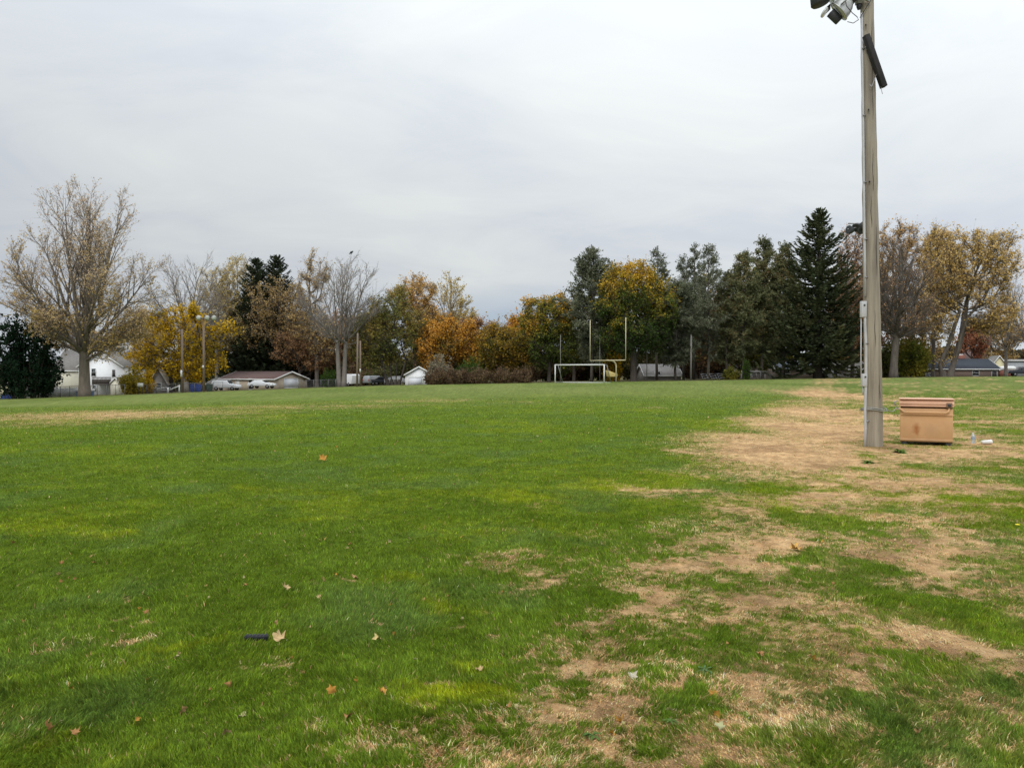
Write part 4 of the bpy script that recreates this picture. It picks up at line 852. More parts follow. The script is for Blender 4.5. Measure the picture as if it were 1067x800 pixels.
M_chest = chestmat('chest_orange_tan', (.58, .35, .175), (.52, .30, .145), [(-.19, .35, .075, .12, .95, (.30, .09, .02)), (-.17, .27, .04, .12, .5, (.36, .14, .04)), (.12, .33, .16, .14, .35, (.40, .26, .17)), (-.42, .55, .2, .2, .35, (.62, .38, .17)), (.1, .62, .4, .12, .3, (.66, .38, .15)), (0, .10, .7, .05, .5, (.30, .19, .12))])
M_lid = chestmat('chest_lid_pinkish', (.58, .34, .21), (.64, .39, .26), [(.3, 1.0, .2, .3, .3, (.6, .38, .25)), (-.4, .9, .2, .06, .4, (.30, .13, .06)), (.1, .92, .4, .02, .3, (.3, .15, .08))])
M_seal = mat('seal_brown', (.12, .065, .035), .8)
CB = P(965, 16.95); chest = thing('storage_chest', 'rusty orange tan metal storage chest cabled to the wooden pole', 'chest', (CB.x, CB.y, float(gz(CB.x, CB.y))), math.radians(-26.5))
mb = MB(); mb.prism([(-.36, .075), (.36, .075), (.36, .80), (-.36, .80)], -.505, .505, 'x'); mb.build('body', M_chest, chest, bevel=.012)
mb = MB(); mb.prism([(-.335, .80), (.335, .80), (.335, .835), (-.335, .835)], -.495, .495, 'x'); mb.build('lid_seal', M_seal, chest)
mb = MB(); mb.prism([(-.385, .838), (.37, .838), (.37, .975), (.34, .99), (-.30, .99), (-.375, .915)], -.525, .525, 'x'); lid = mb.build('lid', M_lid, chest, bevel=.012)
mb = MB(); mb.box((0, -.387, .90), (1.025, .012, .02)); mb.box((0, -.389, .85), (1.035, .016, .022)); mb.build('lid_rib', M_lid, lid, bevel=.004)
mb = MB(); mb.box((0, 0, 1.0), (1.06, .74, .018)); mb.build('top_sheet', M_lid, lid, bevel=.006)
mb = MB(); mb.tube([(-.53, -.37, .80), (-.50, -.40, .775), (-.42, -.43, .715), (.36, -.43, .715), (.41, -.42, .74), (.43, -.39, .80)], .02, 10); mb.build('handle_bar', M_chest, chest, smooth_=True)
mb = MB(); mb.box((0, -.372, .66), (.99, .02, .03)); mb.build('front_rail', M_chest, chest, bevel=.006)
mb = MB(); mb.box((0, -.366, .115), (1.005, .012, .05)); mb.build('bottom_rail', M_chest, chest, bevel=.006)
mb = MB(); mb.box((.43, -.40, .875), (.11, .03, .11)); la = mb.build('latch', mat('latch_brown', (.20, .12, .07), .6), chest, bevel=.008)
mb = MB(); mb.box((.43, -.418, .875), (.055, .02, .055)); mb.build('keyhole_plate', M_dark, la, bevel=.004)
for sx in (-.42, .42):
    mb = MB(); mb.box((sx, 0, .035), (.10, .66, .075)); mb.build('skid', M_dark, chest, bevel=.006)
mb = MB(); mb.box((0, 0, .062), (1.0, .62, .02)); mb.build('underside', M_dark, chest)
mb = MB(); mb.tube([(-.56, -.30, .95), (-.62, -.31, .93), (-.625, -.31, .87), (-.58, -.31, .86)], .012, 8); mb.build('side_hook', M_galv, chest, smooth_=True)
mb = MB(); mb.box((-.556, -.1, .62), (.02, .2, .04)); mb.build('side_handle', M_galv, chest, bevel=.005)
# cable loop round the pole and over to the chest
mb = MB(); zc = .78; rr0 = prd(zc) + .085
loop = [PB + pc(zc) + Vector((math.cos(a) * rr0, math.sin(a) * (prd(zc) + .02), .02 * math.sin(a * 2))) for a in np.linspace(math.radians(-10), math.radians(350), 26)]
ccs = math.radians(-26.5); end = Vector((CB.x + math.cos(ccs) * -.57 + math.sin(ccs) * .30, CB.y + math.sin(ccs) * -.57 - math.cos(ccs) * .30, CB.z + .80)); st_ = PB + pc(zc) + Vector((rr0 * .9, -.14, .0))
path = [st_ + (end - st_) * t + Vector((0, 0, -.055 * math.sin(math.pi * t) + .0)) for t in np.linspace(0, 1, 14)]
mb.tube(loop, .012, 8); mb.tube([p + Vector((0, 0, .035)) for p in loop], .010, 8); mb.tube(path, .011, 8); mb.tube([end, end + Vector((-.01, -.10, -.03)), end + Vector((.09, -.19, -.08))], .011, 8)
tag(mb.build('steel_cable', mat('cable_grey', (.30, .30, .27), .5, .4), smooth_=True), 'thin steel cable looped round the pole and tied to the chest', 'cable')

# litter beside the chest
wp = P(1014.5, 17.05); wz = float(gz(wp.x, wp.y)); bt = thing('plastic_bottle', 'clear plastic water bottle standing in the brown grass', 'bottle', (wp.x, wp.y, wz))
m_pl = mat('clear_plastic', (.72, .80, .86), .12, spec=.6, trans=.6)
mb = MB(); mb.lathe([(.0, 0), (.036, 0), (.04, .02), (.037, .06), (.04, .09), (.04, .15), (.034, .18), (.016, .205), (.016, .215), (0, .215)], None, 20); mb.build('body', m_pl, bt, smooth_=True)
mb = MB(); mb.lathe([(.0415, .085), (.0415, .135)], None, 20, False); mb.build('label', mat('bottle_label', (.25, .33, .42), .4), bt, smooth_=True)
mb = MB(); mb.lathe([(.018, .212), (.018, .232), (0, .232)], None, 16); mb.build('cap', M_white, bt, smooth_=True)
wp = P(1028.5, 16.75); wz = float(gz(wp.x, wp.y)); cu_ = thing('paper_cup', 'white paper cup lying on its side right of the bottle', 'cup', (wp.x, wp.y, wz + .05), math.radians(8))
T = Matrix.Rotation(math.radians(90), 4, 'Y'); mb = MB(); mb.lathe([(0, -.11), (.036, -.11), (.05, .11), (.053, .115), (.047, .115), (.046, .10), (.034, -.09), (0, -.09)], T, 22, False); mb.build('body', M_white, cu_, smooth_=True)

# ------------------------------------------------------------------ goals and thin posts
gr = Vector(P(629.5, 99.2)); gl = Vector(P(578.5, 103.0)); a = (gr - gl); a.z = 0; W = a.length; a.normalize(); nn_ = Vector((-a.y, a.x, 0))
g = thing('soccer_goal', 'white soccer goal frame standing before the yellow goal post', 'soccer goal', gl)
for q, nm_ in ((0, ''), (W, '')):
    mb = MB(); mb.tube([a * q + Vector((0, 0, -.05)), a * q + Vector((0, 0, 2.5))], .075, 8); mb.build('post', M_white, g, smooth_=True)
    mb = MB(); t0 = a * q + Vector((0, 0, 2.44)); mb.tube([t0, t0 + nn_ * .8], .045, 6); mb.tube([t0 + nn_ * .8, a * q + nn_ * 2.1 + Vector((0, 0, .1))], .05, 6); mb.tube([a * q + Vector((0, 0, .08)), a * q + nn_ * 2.1 + Vector((0, 0, .08))], .045, 6); mb.build('side_frame', M_galv, g, smooth_=True)
mb = MB(); mb.tube([Vector((0, 0, 2.44)), a * W + Vector((0, 0, 2.44))], .075, 8); mb.build('crossbar', M_white, g, smooth_=True)
mb = MB(); mb.tube([nn_ * 2.1 + Vector((0, 0, .08)), a * W + nn_ * 2.1 + Vector((0, 0, .08))], .055, 6); mb.build('ground_bar', M_white, g, smooth_=True)
gb = P(642, 110); g = thing('football_goal_post', 'tall yellow gooseneck football goal post', 'goal post', gb)
cd = Vector((.61, -.79, 0)); no = Vector((-.79, -.61, 0)); cc = no * 1.75 + Vector((0, 0, 3.05))
mb = MB(); mb.tube([Vector((0, 0, -.1)), Vector((0, 0, 2.3)), Vector((0, 0, 2.6)) + no * .12, Vector((0, 0, 2.85)) + no * .4, Vector((0, 0, 3.0)) + no * .8, cc], .10, 10); mb.build('post', M_gold, g, smooth_=True)
mb = MB(); mb.tube([cc - cd * 3.56, cc + cd * 3.56], .07, 8); mb.build('crossbar', M_gold, g, smooth_=True)
for s_ in (-1, 1): mb = MB(); mb.tube([cc + cd * 3.56 * s_, cc + cd * 3.56 * s_ + Vector((0, 0, 5.9))], [.06, .055], 8); mb.build('upright', M_gold, g, smooth_=True)
yb = P(637.4, 114); g = thing('yellow_ball_rack', 'low yellow slatted rack behind the soccer goal', 'rack', yb, .3)
mb = MB(); mb.prism([(-.85, 1.7), (-.6, .75), (.7, .75), (.7, 1.15)], -.5, .5, 'y'); mb.build('panel', M_ywb, g, bevel=.02)
for sx in (-.5, .6):
    for sy in (-.4, .4): mb = MB(); mb.box((sx, sy, .33), (.08, .08, .9)); mb.build('leg', M_dark, g)
for px, top, d, r0, lab in ((584, 349, 112, .05, 'thin grey pole rising behind the left end of the soccer goal'), (625, 349, 116, .05, 'thin grey pole seen between the goal post uprights'),
                       (674, 349, 118, .07, 'thin grey pole standing at the left end of the grey roofed shed'), (720, 349, 117, .16, 'thick grey pole standing clear right of the grey roofed shed')):
    b_ = P(px, d); h = Zp(top, d) - b_.z; mb = MB(); mb.tube([(0, 0, -.1), (0, 0, h)], [r0, r0 * .8], 8); mb.tube([(0, 0, h), (0, 0, h + .1)], [r0 * 1.2, .01], 8)
    o = mb.build('net_pole', M_netp, smooth_=True); o.location = b_; tag(o, lab, 'pole', 'tall poles behind the goals')

# ------------------------------------------------------------------ utility poles far off
def far_pole(name, label, px, d, top, r0, lean=0.0, group='wooden poles along the far side'):
    b_ = P(px, d); h = Zp(top, d) - b_.z; g = thing(name, label, 'utility pole' if 'utility' in name else 'light pole', b_, 0, group)
    mb = MB(); mb.tube([(0, 0, -.2), (lean, 0, h)], [r0, r0 * .75], 10); mb.build('pole_shaft', M_wood2, g, smooth_=True); return g, h
g, h = far_pole('utility_pole', 'short brown wooden pole before the golden maple, with a white tag', 190, 104, 343, .19)
mb = MB(); mb.box((-.05, -.2, Zp(389, 104) - g.location.z), (.25, .05, .9)); mb.build('tag', M_white, g)
g, h = far_pole('floodlight_pole', 'wooden pole with three silver floodlights before the golden maple', 212.5, 103, 331, .17)
mb = MB(); mb.box((.45, -.2, h - .1), (2.5, .1, .12)); mb.build('crossarm', M_wood2, g)
for sx in (-.55, .62, 1.55):
    mb = MB(); T = Matrix.Translation((sx, -.45, h - .1)) @ Vector((-.1 + .15 * sx, -.8, -.45)).normalized().to_track_quat('Z', 'Y').to_matrix().to_4x4()
    mb.lathe([(0, -.5), (.15, -.48), (.30, -.25), (.36, 0), (.34, .02)], T, 16, False); fl = mb.build('floodlight', M_alum, g, smooth_=True)
    mb = MB(); mb.lathe([(0, .0), (.33, .0), (.33, -.02)], T, 16, False); mb.build('lens', M_lens, fl)
mb = MB(); mb.box((-.02, -.2, Zp(382, 103) - g.location.z), (.18, .05, .35)); mb.build('tag', M_white, g)
g, h = far_pole('utility_pole', 'taller left one of the two wooden poles standing close together', 372, 108, 347, .15, .12)
g, h = far_pole('utility_pole', 'shorter right one of the two wooden poles, with a white tag', 375.6, 110, 355, .14)
mb = MB(); mb.box((0, -.18, Zp(386, 110) - g.location.z), (.2, .04, .45)); mb.build('tag', M_white, g)
g, h = far_pole('floodlight_pole', 'distant floodlight pole hidden behind the big wooden pole, its lamps showing left', 907, 62, 228, .16)
mb = MB(); mb.box((-1.0, -.1, h - .45), (1.9, .1, .1)); mb.build('crossarm', M_galv, g)
for sx, sz, am in ((-1.95, -.95, (-.9, -.3, .1)), (-1.35, -.8, (-.6, -.6, -.5)), (-.95, -.55, (-.5, .4, .6)), (-.9, -1.0, (.3, -.8, -.4)), (-.65, -.8, (-.8, -.4, -.4))):
    mb = MB(); T = Matrix.Translation((sx, -.2, h + sz)) @ Vector(am).normalized().to_track_quat('Z', 'Y').to_matrix().to_4x4()
    mb.lathe([(0, -.5), (.16, -.48), (.30, -.25), (.36, 0), (.34, .02), (0, -.1)], T, 14, False); mb.build('floodlight', M_dark, g, smooth_=True)
mb = MB(); mb.tube([(-2.0, -.1, h - .9), (-1.2, -.1, h - .75), (0, 0, h - .6)], .04, 6); mb.build('lamp_arm', M_galv, g)
b_ = FANTOP['bare_tree25'] + Vector((0, 0, .30)); bd = thing('bird', 'small dark bird perched on the top of the bare tree', 'bird', b_)
mb = MB(); T = Matrix.Rotation(math.radians(55), 4, 'Y'); mb.lathe([(0, -.42), (.05, -.40), (.08, -.25), (.17, -.08), (.19, .06), (.15, .18), (.10, .22), (.11, .28), (.09, .34), (.02, .40), (0, .42)], T, 12, False); mb.build('body', M_dark, bd, smooth_=True)
mb = MB(); mb.tube([(0, -.04, -.1), (0, -.04, -.4)], .015, 4); mb.tube([(.05, .04, -.1), (.05, .04, -.4)], .015, 4); mb.build('leg', M_dark, bd)

# ------------------------------------------------------------------ houses
def house(name, label, cat, loc, rz, w, dep, eave, ridge, wall, roof, gable='side', openings=(), over=.3, roofover=None, trim=M_white, group=None):
    """front face on local y=0 from -w/2 to w/2; gable 'front' shows its gable to the front"""
    g = thing(name, label, cat, loc, rz, group); mb = MB()
    if gable == 'front':
        mb.prism([(-w / 2, -.6), (w / 2, -.6), (w / 2, eave), (0, ridge), (-w / 2, eave)], 0, dep, 'y')
    else:
        mb.prism([(0, -.6), (dep, -.6), (dep, eave), (dep / 2, ridge), (0, eave)], -w / 2, w / 2, 'x')
    mb.build('wall', wall, g)
    half = w / 2 if gable == 'front' else dep / 2; sl = (ridge - eave) / half; t = .14
    for s in (-1, 1):
        e = half + over; ze = eave - sl * over + .03; zr = ridge + .03
        if gable == 'front': poly = [(s * e, ze), (0, zr), (0, zr + t), (s * e, ze + t)]; mb = MB(); mb.prism(poly, -over, dep + over, 'y')
        else: poly = [(dep / 2 + s * e, ze), (dep / 2, zr), (dep / 2, zr + t), (dep / 2 + s * e, ze + t)]; mb = MB(); mb.prism(poly, -w / 2 - over, w / 2 + over, 'x')
        rf = mb.build('roof', roof, g)
        mb = MB()
        if gable == 'front': mb.prism([(s * e, ze - .10), (0, zr - .10), (0, zr + t + .01), (s * e, ze + t + .01)], -over - .05, -over - .004, 'y')
        elif s < 0: mb.box((0, -over - .03, ze + t / 2), (w + 2 * over, .05, t + .06))
        if mb.v: mb.build('fascia', trim, rf)
        if gable != 'front':
            for q in (-1, 1):
                mb = MB(); x0 = q * (w / 2 + over + .005); mb.prism([(p_, z_ + (-.1 if i < 2 else .01)) for i, (p_, z_) in enumerate(poly)], min(x0, x0 + q * .05), max(x0, x0 + q * .05), 'x'); mb.build('fascia', trim, rf)
    for (face, u, z0, ww, hh, kind) in openings:
        fr = MB(); pn = MB(); tk = .07
        def put(m, cx, cz, sx, sz, dpt):
            if face == 'front': m.box((cx, -dpt / 2, cz), (sx, dpt, sz))
            else: m.box((w / 2 + dpt / 2, cx, cz), (dpt, sx, sz))
        cz = z0 + hh / 2; k = .09
        for (cx_, cz_, sx_, sz_) in ((u - ww / 2, cz, k, hh + k), (u + ww / 2, cz, k, hh + k), (u, z0, ww - k, k), (u, z0 + hh, ww - k, k)): put(fr, cx_, cz_, sx_, sz_, .06)
        if kind == 'window': put(fr, u, cz, ww - k, .05, .05)
        put(pn, u, cz, ww - k * .5, hh - k * .5, .03)
        if kind == 'window': o = fr.build('window', trim, g); pn.build('pane', M_win, o)
        elif kind == 'garage': o = fr.build('garage_door', trim, g); pn.build('door_panel', M_doorw, o)
        elif kind == 'door': o = fr.build('door', trim, g); pn.build('door_panel', M_doord, o)
        elif kind == 'whitedoor': o = fr.build('door', trim, g); pn.build('door_panel', M_white, o)
        elif kind == 'vent': o = fr.build('vent', trim, g); pn.build('grille', M_fence, o)
    return g
def hpx(px0, px1, d): return (px1 - px0) / F * d
# white two storey house and its wing
D = 136; hb = P(105, D); k = D / F
zz_ = lambda py: Zp(py, D) - hb.z
hh_ = house('white_house', 'white two storey house with gable and dark deck behind the huge maple', 'house', hb, 0, 46 * k, 9, zz_(382), zz_(367), M_wsid, M_rgrey, 'front',
      [('front', (97.7 - 105) * k, zz_(392), 4.6 * k, 8 * k, 'window'), ('front', (118.7 - 105) * k, zz_(393), 3.6 * k, 8 * k, 'door'), ('front', (98.3 - 105) * k, zz_(408), 3.6 * k, 6.5 * k, 'window')])
mb = MB(); x0, x1 = (103 - 105) * k, (122 - 105) * k
mb.box(((x0 + x1) / 2, -1.1, zz_(400)), (x1 - x0, 2.2, .2))
for i in range(15): mb.box((x0 + (x1 - x0) * i / 14, -2.17, zz_(396.5)), (.09, .05, 7 * k))
mb.box(((x0 + x1) / 2, -2.17, zz_(393)), (x1 - x0, .1, .12)); mb.box(((x0 + x1) / 2, -2.14, zz_(397.5)), (x1 - x0, .02, 5 * k))
mb.box((x0 + .1, -2.1, zz_(400) / 2 - .3), (.14, .14, zz_(400) + .5)); mb.box((x1 - .1, -2.1, zz_(400) / 2 - .3), (.14, .14, zz_(400) + .5)); mb.build('deck', M_deck, hh_)
mb = MB(); mb.box(((104 - 105) * k, -.03, zz_(370.5)), (3.4 * k, .06, 2.4 * k)); mb.build('gable_vent', M_rgrey, hh_)
house('white_house', 'lower white house wing with brown grey roof left of the huge maple trunk', 'house', P(70, D + 1), 0, 30 * k, 8, zz_(384.5), zz_(364), M_cream, M_rgrey, 'side',
      [('front', (59 - 70) * k, zz_(407), 3.4 * k, 4.5 * k, 'window')])
house('dark_roofed_house', 'small dark roofed house part showing right of the white gable', 'house', P(128, D + 7), .35, 5.5, 6, zz_(389), zz_(375), M_stone, M_rgrey, 'side', [('front', .6, zz_(397), .8, 1.0, 'window')])
house('garden_shed', 'narrow white gabled shed below the dark deck', 'shed', P(120, 118), 0, 10 * 118 / F, 2, Zp(399, 118) - P(120, 118).z, Zp(394, 118) - P(120, 118).z, M_cream, M_rgrey, 'front', [], .08)
D = 106; q = P(3, D); zq = lambda py: Zp(py, D) - q.z; k = D / F
house('yellow_shed', 'pale yellow gabled shed at the far left edge', 'shed', q, 0, 21 * k, 4, zq(406), zq(397), M_yhouse, M_rgrey, 'front', [('front', .45, zq(413), .8, .7, 'vent')], .2)
q = P(27, D + 2); house('low_outbuilding', 'long low cream outbuilding with a flat grey roof under the dark evergreen', 'shed', q, 0, 27 * k, 3.5, zq(407.5), zq(403), M_yhouse, M_rgrey, 'side', [('front', .3, zq(414.5), .75, .7, 'vent'), ('front', 1.3, zq(414), .5, 1.0, 'vent')], .2)
q = P(43.8, 103); house('white_cabinet_shed', 'narrow white upright cabinet left of the long white fence', 'shed', q, 0, 6 * 103 / F, .8, Zp(403, 103) - q.z, Zp(402, 103) - q.z, M_white, M_white, 'side', [], .05)
# white fence, pool, tarpaulin barrel
def fence(name, label, px0, px1, d0, d1, h, n, m, solid=True, group=None, gap_bottom=.05):
    a0 = P(px0, d0); a1 = P(px1, d1); g = thing(name, label, 'fence', a0, 0, group); rel = a1 - a0
    for i in range(n + 1):
        p = rel * (i / n); p.z = tz(a0.x + p.x, a0.y + p.y) - a0.z; mb = MB(); mb.box((p.x, p.y, p.z + h / 2 - .1), (.11 if solid else .06, .11 if solid else .06, h + .3)); mb.build('post', m, g)
    mb = MB(); ns = n * 6
    for i in range(n):
        p = rel * (i / n); q = rel * ((i + 1) / n); p.z = tz(a0.x + p.x, a0.y + p.y) - a0.z; q.z = tz(a0.x + q.x, a0.y + q.y) - a0.z
        if solid: mb.add([(p.x, p.y - .02, p.z + gap_bottom), (q.x, q.y - .02, q.z + gap_bottom), (q.x, q.y - .02, q.z + h), (p.x, p.y - .02, p.z + h), (p.x, p.y + .02, p.z + gap_bottom), (q.x, q.y + .02, q.z + gap_bottom), (q.x, q.y + .02, q.z + h), (p.x, p.y + .02, p.z + h)], [(0, 1, 2, 3), (5, 4, 7, 6), (3, 2, 6, 7), (0, 4, 5, 1)])
        else:
            mb.tube([p + Vector((0, 0, h)), q + Vector((0, 0, h))], .03, 5)
    mb.build('panel' if solid else 'rail', m, g)
    if not solid:
        mb = MB(); Lh = rel.length; step = .16; u = rel.normalized(); m0 = int(Lh / step)
        for i in range(m0):
            for s in (1, -1):
                s0 = i * step; s1 = s0 + s * h
                if s1 < 0 or s1 > Lh: continue
                p = u * s0; q = u * s1; p.z = tz(a0.x + p.x, a0.y + p.y) - a0.z + .05; q.z = tz(a0.x + q.x, a0.y + q.y) - a0.z + h
                mb.tube([p, q], .006, 3, False)
        mb.build('wire_mesh', m, g)
    return g
fence('white_fence', 'low white panel fence under the white house wing', 47, 80, 104, 105, 1.15, 6, M_white)
q = P(88.5, 104); pl = thing('swimming_pool', 'round above ground pool with blue wall and white rim by the huge maple', 'pool', q); R0 = 8.3 * 104 / F
mb = MB(); mb.lathe([(R0, -.5), (R0, .72)], None, 40, False); mb.build('pool_wall', M_poolb, pl, smooth_=True)
mb = MB(); mb.lathe([(R0 + .1, .70), (R0 + .12, .98), (R0 - .05, 1.0), (R0 - .1, .8)], None, 40, False); mb.build('rim', M_white, pl, smooth_=True)
mb = MB(); mb.lathe([(0, 1.12), (R0 * .6, 1.08), (R0 - .08, .96)], None, 40, False); mb.build('cover', mat('pool_cover', (.5, .53, .56), .5), pl, smooth_=True)
q = P(8, 101); tb = thing('blue_tarp_bale', 'royal blue covered bale in front of the pale yellow shed', 'tarp', q); mb = MB(); mb.prism([(-.72, -.2), (.72, -.2), (.70, .55), (.5, .68), (-.5, .70), (-.70, .52)], -.4, .4, 'y'); mb.build('tarp', M_blue, tb, bevel=.06)
mb = MB(); mb.box((0, -.41, .62), (1.3, .03, .10)); mb.build('white_strap', M_white, tb)
fence('chain_link_fence', 'low chain link fence in front of the white house and its pool', -6, 130, 99, 101, 1.35, 14, M_fence, False, 'chain link fences round the field')
fence('chain_link_fence', 'chain link fence running behind the two utility poles by the golden maple', 132, 232, 108, 112, 1.3, 10, M_fence, False, 'chain link fences round the field')
fence('chain_link_fence', 'chain link fence between the tan building and the big bare tree', 311, 357, 118, 122, 1.2, 6, M_fence, False, 'chain link fences round the field')
fence('chain_link_fence', 'grey chain link fence right of the grey shed below the pines', 773, 812, 118, 119, 1.2, 4, M_fence, False, 'chain link fences round the field')
for px, col, lab in ((201.5, M_blue, 'left royal blue bin beside the floodlight pole'), (206.8, M_blue, 'right royal blue bin beside the floodlight pole'), (218.3, M_green, 'dark green bin left of the white sport utility car')):
    q = P(px, 113); g = thing('wheelie_bin', lab, 'bin', q, 0, 'bins by the far fence'); mb = MB(); mb.prism([(-.30, 0), (.30, 0), (.38, 1.0), (-.38, 1.0)], -.36, .36, 'y'); mb.build('body', col, g, bevel=.04)
    mb = MB(); mb.prism([(-.41, 1.0), (.41, 1.0), (.38, 1.10), (-.36, 1.14)], -.40, .40, 'y'); mb.build('lid', col, g, bevel=.03)
q = P(181, 105); g = thing('white_barrier', 'small white slanting barrier rail left of the wooden poles', 'barrier', q)
for sx, hh in ((-.8, .75), (.75, 1.1)): mb = MB(); mb.box((sx, 0, hh / 2), (.16, .1, hh)); mb.build('post', M_white, g)
mb = MB(); mb.tube([(-.8, 0, .35), (.75, 0, .95)], .06, 6); mb.build('rail', M_white, g)
q = P(164, 107); g = thing('notice_board', 'small white board on posts under the golden maple', 'sign', P(146, 104)); mb = MB(); mb.box((0, 0, 1.25), (.8, .05, .5)); mb.build('board', M_white, g)
for sx in (-.3, .3): mb = MB(); mb.box((sx, .04, .6), (.07, .06, 1.3)); mb.build('post', M_dark, g)
g = thing('picnic_table', 'grey picnic table with benches behind the fence by the golden maple', 'table', P(168, 110)); mb = MB(); mb.box((0, 0, .78), (2.4, .8, .08)); mb.build('tabletop', M_white, g)
for sy in (-.7, .7): mb = MB(); mb.box((0, sy, .45), (2.4, .28, .06)); mb.build('bench', M_galv, g)
for sx in (-.9, .9): mb = MB(); mb.prism([(-.75, -.1), (-.65, -.1), (.35, .74), (.25, .74)], sx - .04, sx + .04, 'x'); mb.prism([(.75, -.1), (.65, -.1), (-.35, .74), (-.25, .74)], sx + .045, sx + .12, 'x'); mb.build('leg', M_galv, g)
q = P(165, 118.5); house('pale_garden_house', 'pale steep roofed garden house half hidden by the golden maple', 'shed', q, .2, 2.4, 2.2, 1.7, 3.9, M_stone, mat('weathered_roof', (.48, .42, .33), .9), 'front', [('front', 0, .6, .8, 1.0, 'window')])
# tan building with brown roof
D = 141; q = P(260, D); kz = lambda py: Zp(py, D) - q.z
cr = P(285.5, D - 3); rzb = math.radians(31); Wd = 14.6; dp = 8.0
loc = Vector((cr.x, cr.y, tz(cr.x, cr.y))) - Vector((math.cos(-rzb) * Wd / 2, math.sin(-rzb) * Wd / 2, 0))
kz = lambda py: Zp(py, D - 3) - cr.z
house('garage_building', 'long low tan building with brown roof and white garage door', 'building', loc, -rzb, Wd, dp, kz(395.3), kz(387.8), M_tanw, M_rbrown, 'side',
      [('right', dp / 2, kz(404) - .1, 3.4, 1.75, 'garage'), ('front', 1.1, kz(405) - .2, 1.0, 2.0, 'door'), ('front', -2.4, kz(405) - .2, 1.0, 2.0, 'whitedoor'), ('front', 3.4, kz(401), .8, .8, 'window')], .35)
house('side_annex', 'lower grey roofed annex left of the tan building', 'building', P(224, D + 4), -rzb, 5, 5, kz(398), kz(391.5), M_tanw, M_rgrey, 'side', [], .3)
q = P(436.5, 121); kz = lambda py: Zp(py, 121) - q.z
g = house('white_shed', 'white gabled shed with double doors and grey roof, right of the parked cars', 'shed', q, .12, 4.3, 5, kz(390.5), kz(382.5), M_wsid, mat('pale_roof', (.42, .40, .38), .85, noise=(3, (.32, .3, .28))), 'front', [('front', -.55, -.2, 2.2, kz(392.3) + .1, 'garage')], .22)
# right side houses
q = P(691, 136); kz = lambda py: Zp(py, 136) - q.z
house('grey_shed', 'grey house with pale roof behind the dark pines and thin poles', 'house', q, .1, 38 * 136 / F, 6, kz(391), kz(380), M_stone, mat('pale_grey_roof', (.25, .235, .22), .9, noise=(2, (.19, .18, .17))), 'side', [('front', -1, .5, 1, 1, 'window')])
for i, (px, lab) in enumerate(((736, 'left'), (745, 'middle'), (753, 'right'))):
    g = thing('bleacher_bench', lab + ' one of the three small metal bleachers below the pines', 'bleacher', P(px, 119), .2, 'small bleachers below the pines')
    for s_ in range(3):
        mb = MB(); mb.box((0, s_ * .5, .3 + s_ * .32), (1.1, .28, .05)); mb.build('seat', M_galv, g)
    for sx in (-.45, .45): mb = MB(); mb.prism([(-.05, 0), (.05, 0), (1.1, .9), (1.0, .9)], sx - .03, sx + .03, 'x'); mb.build('frame', M_galv, g)
q = P(832, 138); kz = lambda py: Zp(py, 138) - q.z
g = house('brick_house', 'brown brick house with blue grey roof behind the tall spruce', 'house', q, -.08, 44 * 138 / F, 8, kz(384.5), kz(376.5), mat('pale_brown_brick', (.36, .29, .24), .85, noise=(9, (.28, .22, .18), (1, 1, 3))), M_rblue, 'side', [('front', 1.2, .8, 1.2, .9, 'window'), ('front', -2, .8, 1, .9, 'window')])
q = P(866, 134); kz = lambda py: Zp(py, 134) - q.z
house('white_cottage', 'small white gabled porch house right of the tall spruce trunk', 'house', q, 0, 15 * 134 / F, 4, kz(385), kz(380.5), M_wsid, M_rgrey, 'front', [('front', -.45, .55, 1.0, 1.1, 'window'), ('front', .75, -.1, .7, 1.8, 'door')])
q = P(890, 140); kz = lambda py: Zp(py, 140) - q.z
house('grey_bungalow', 'grey brown bungalow directly left of the wooden pole', 'house', q, 0, 30 * 140 / F, 7, kz(385), kz(377), M_stone, M_rgrey, 'side', [('front', .9, .45, 1.0, .8, 'window')])
q = P(785, 150); house('grey_bungalow', 'low grey house behind the ivy clad trunks', 'house', q, 0, 38 * 150 / F, 7, Zp(387, 150) - q.z, Zp(380, 150) - q.z, M_stone, M_rgrey, 'side', [('front', 0, .4, 1, .8, 'window')])
D = 150; q = P(1003, D); k = D / F; kz = lambda py: Zp(py, D) - q.z
g = house('ranch_house', 'brown brick ranch house with dark slate roof and red chimney', 'house', q, 0, 76 * k, 8, kz(384.3), kz(374.3), M_brick, M_rslate, 'side',
      [('front', (1016.5 - 1003) * k, kz(391.3), 7 * k, 5.6 * k, 'window'), ('front', (1036 - 1003) * k, kz(393.5), 5.5 * k, 7.6 * k, 'door'), ('front', (962 - 1000) * k * .93, kz(394), 6 * k, 5 * k, 'window'), ('front', (993 - 1003) * k, kz(393.3), 1.5 * k, 7.5 * k, 'whitedoor')], .35)
mb = MB(); mb.box(((1014.5 - 1003) * k, 4.6, kz(373)), (8 * k, .8, 7 * k)); ch_ = mb.build('chimney', M_redbrick, g); mb = MB(); mb.box(((1014.5 - 1003) * k, 4.6, kz(369.2)), (5 * k, .5, .25)); mb.build('chimney_cap', M_white, ch_)
q = P(1041, 168); house('yellow_shed', 'pale yellow gabled garage right of the ranch house', 'shed', q, -.25, 13 * 168 / F, 5, Zp(380, 168) - q.z, Zp(371, 168) - q.z, M_yhouse, M_rgrey, 'front', [('front', 0, .2, 1.6, 1.9, 'whitedoor')])
q = P(1034, 196); house('dark_gabled_house', 'distant house with steep dark gable above the yellow garage', 'house', q, .5, 5.6, 8, Zp(375, 196) - q.z, Zp(362, 196) - q.z, M_cream, M_rbrown, 'front', [('front', 0, 3.6, .9, 1, 'window')])
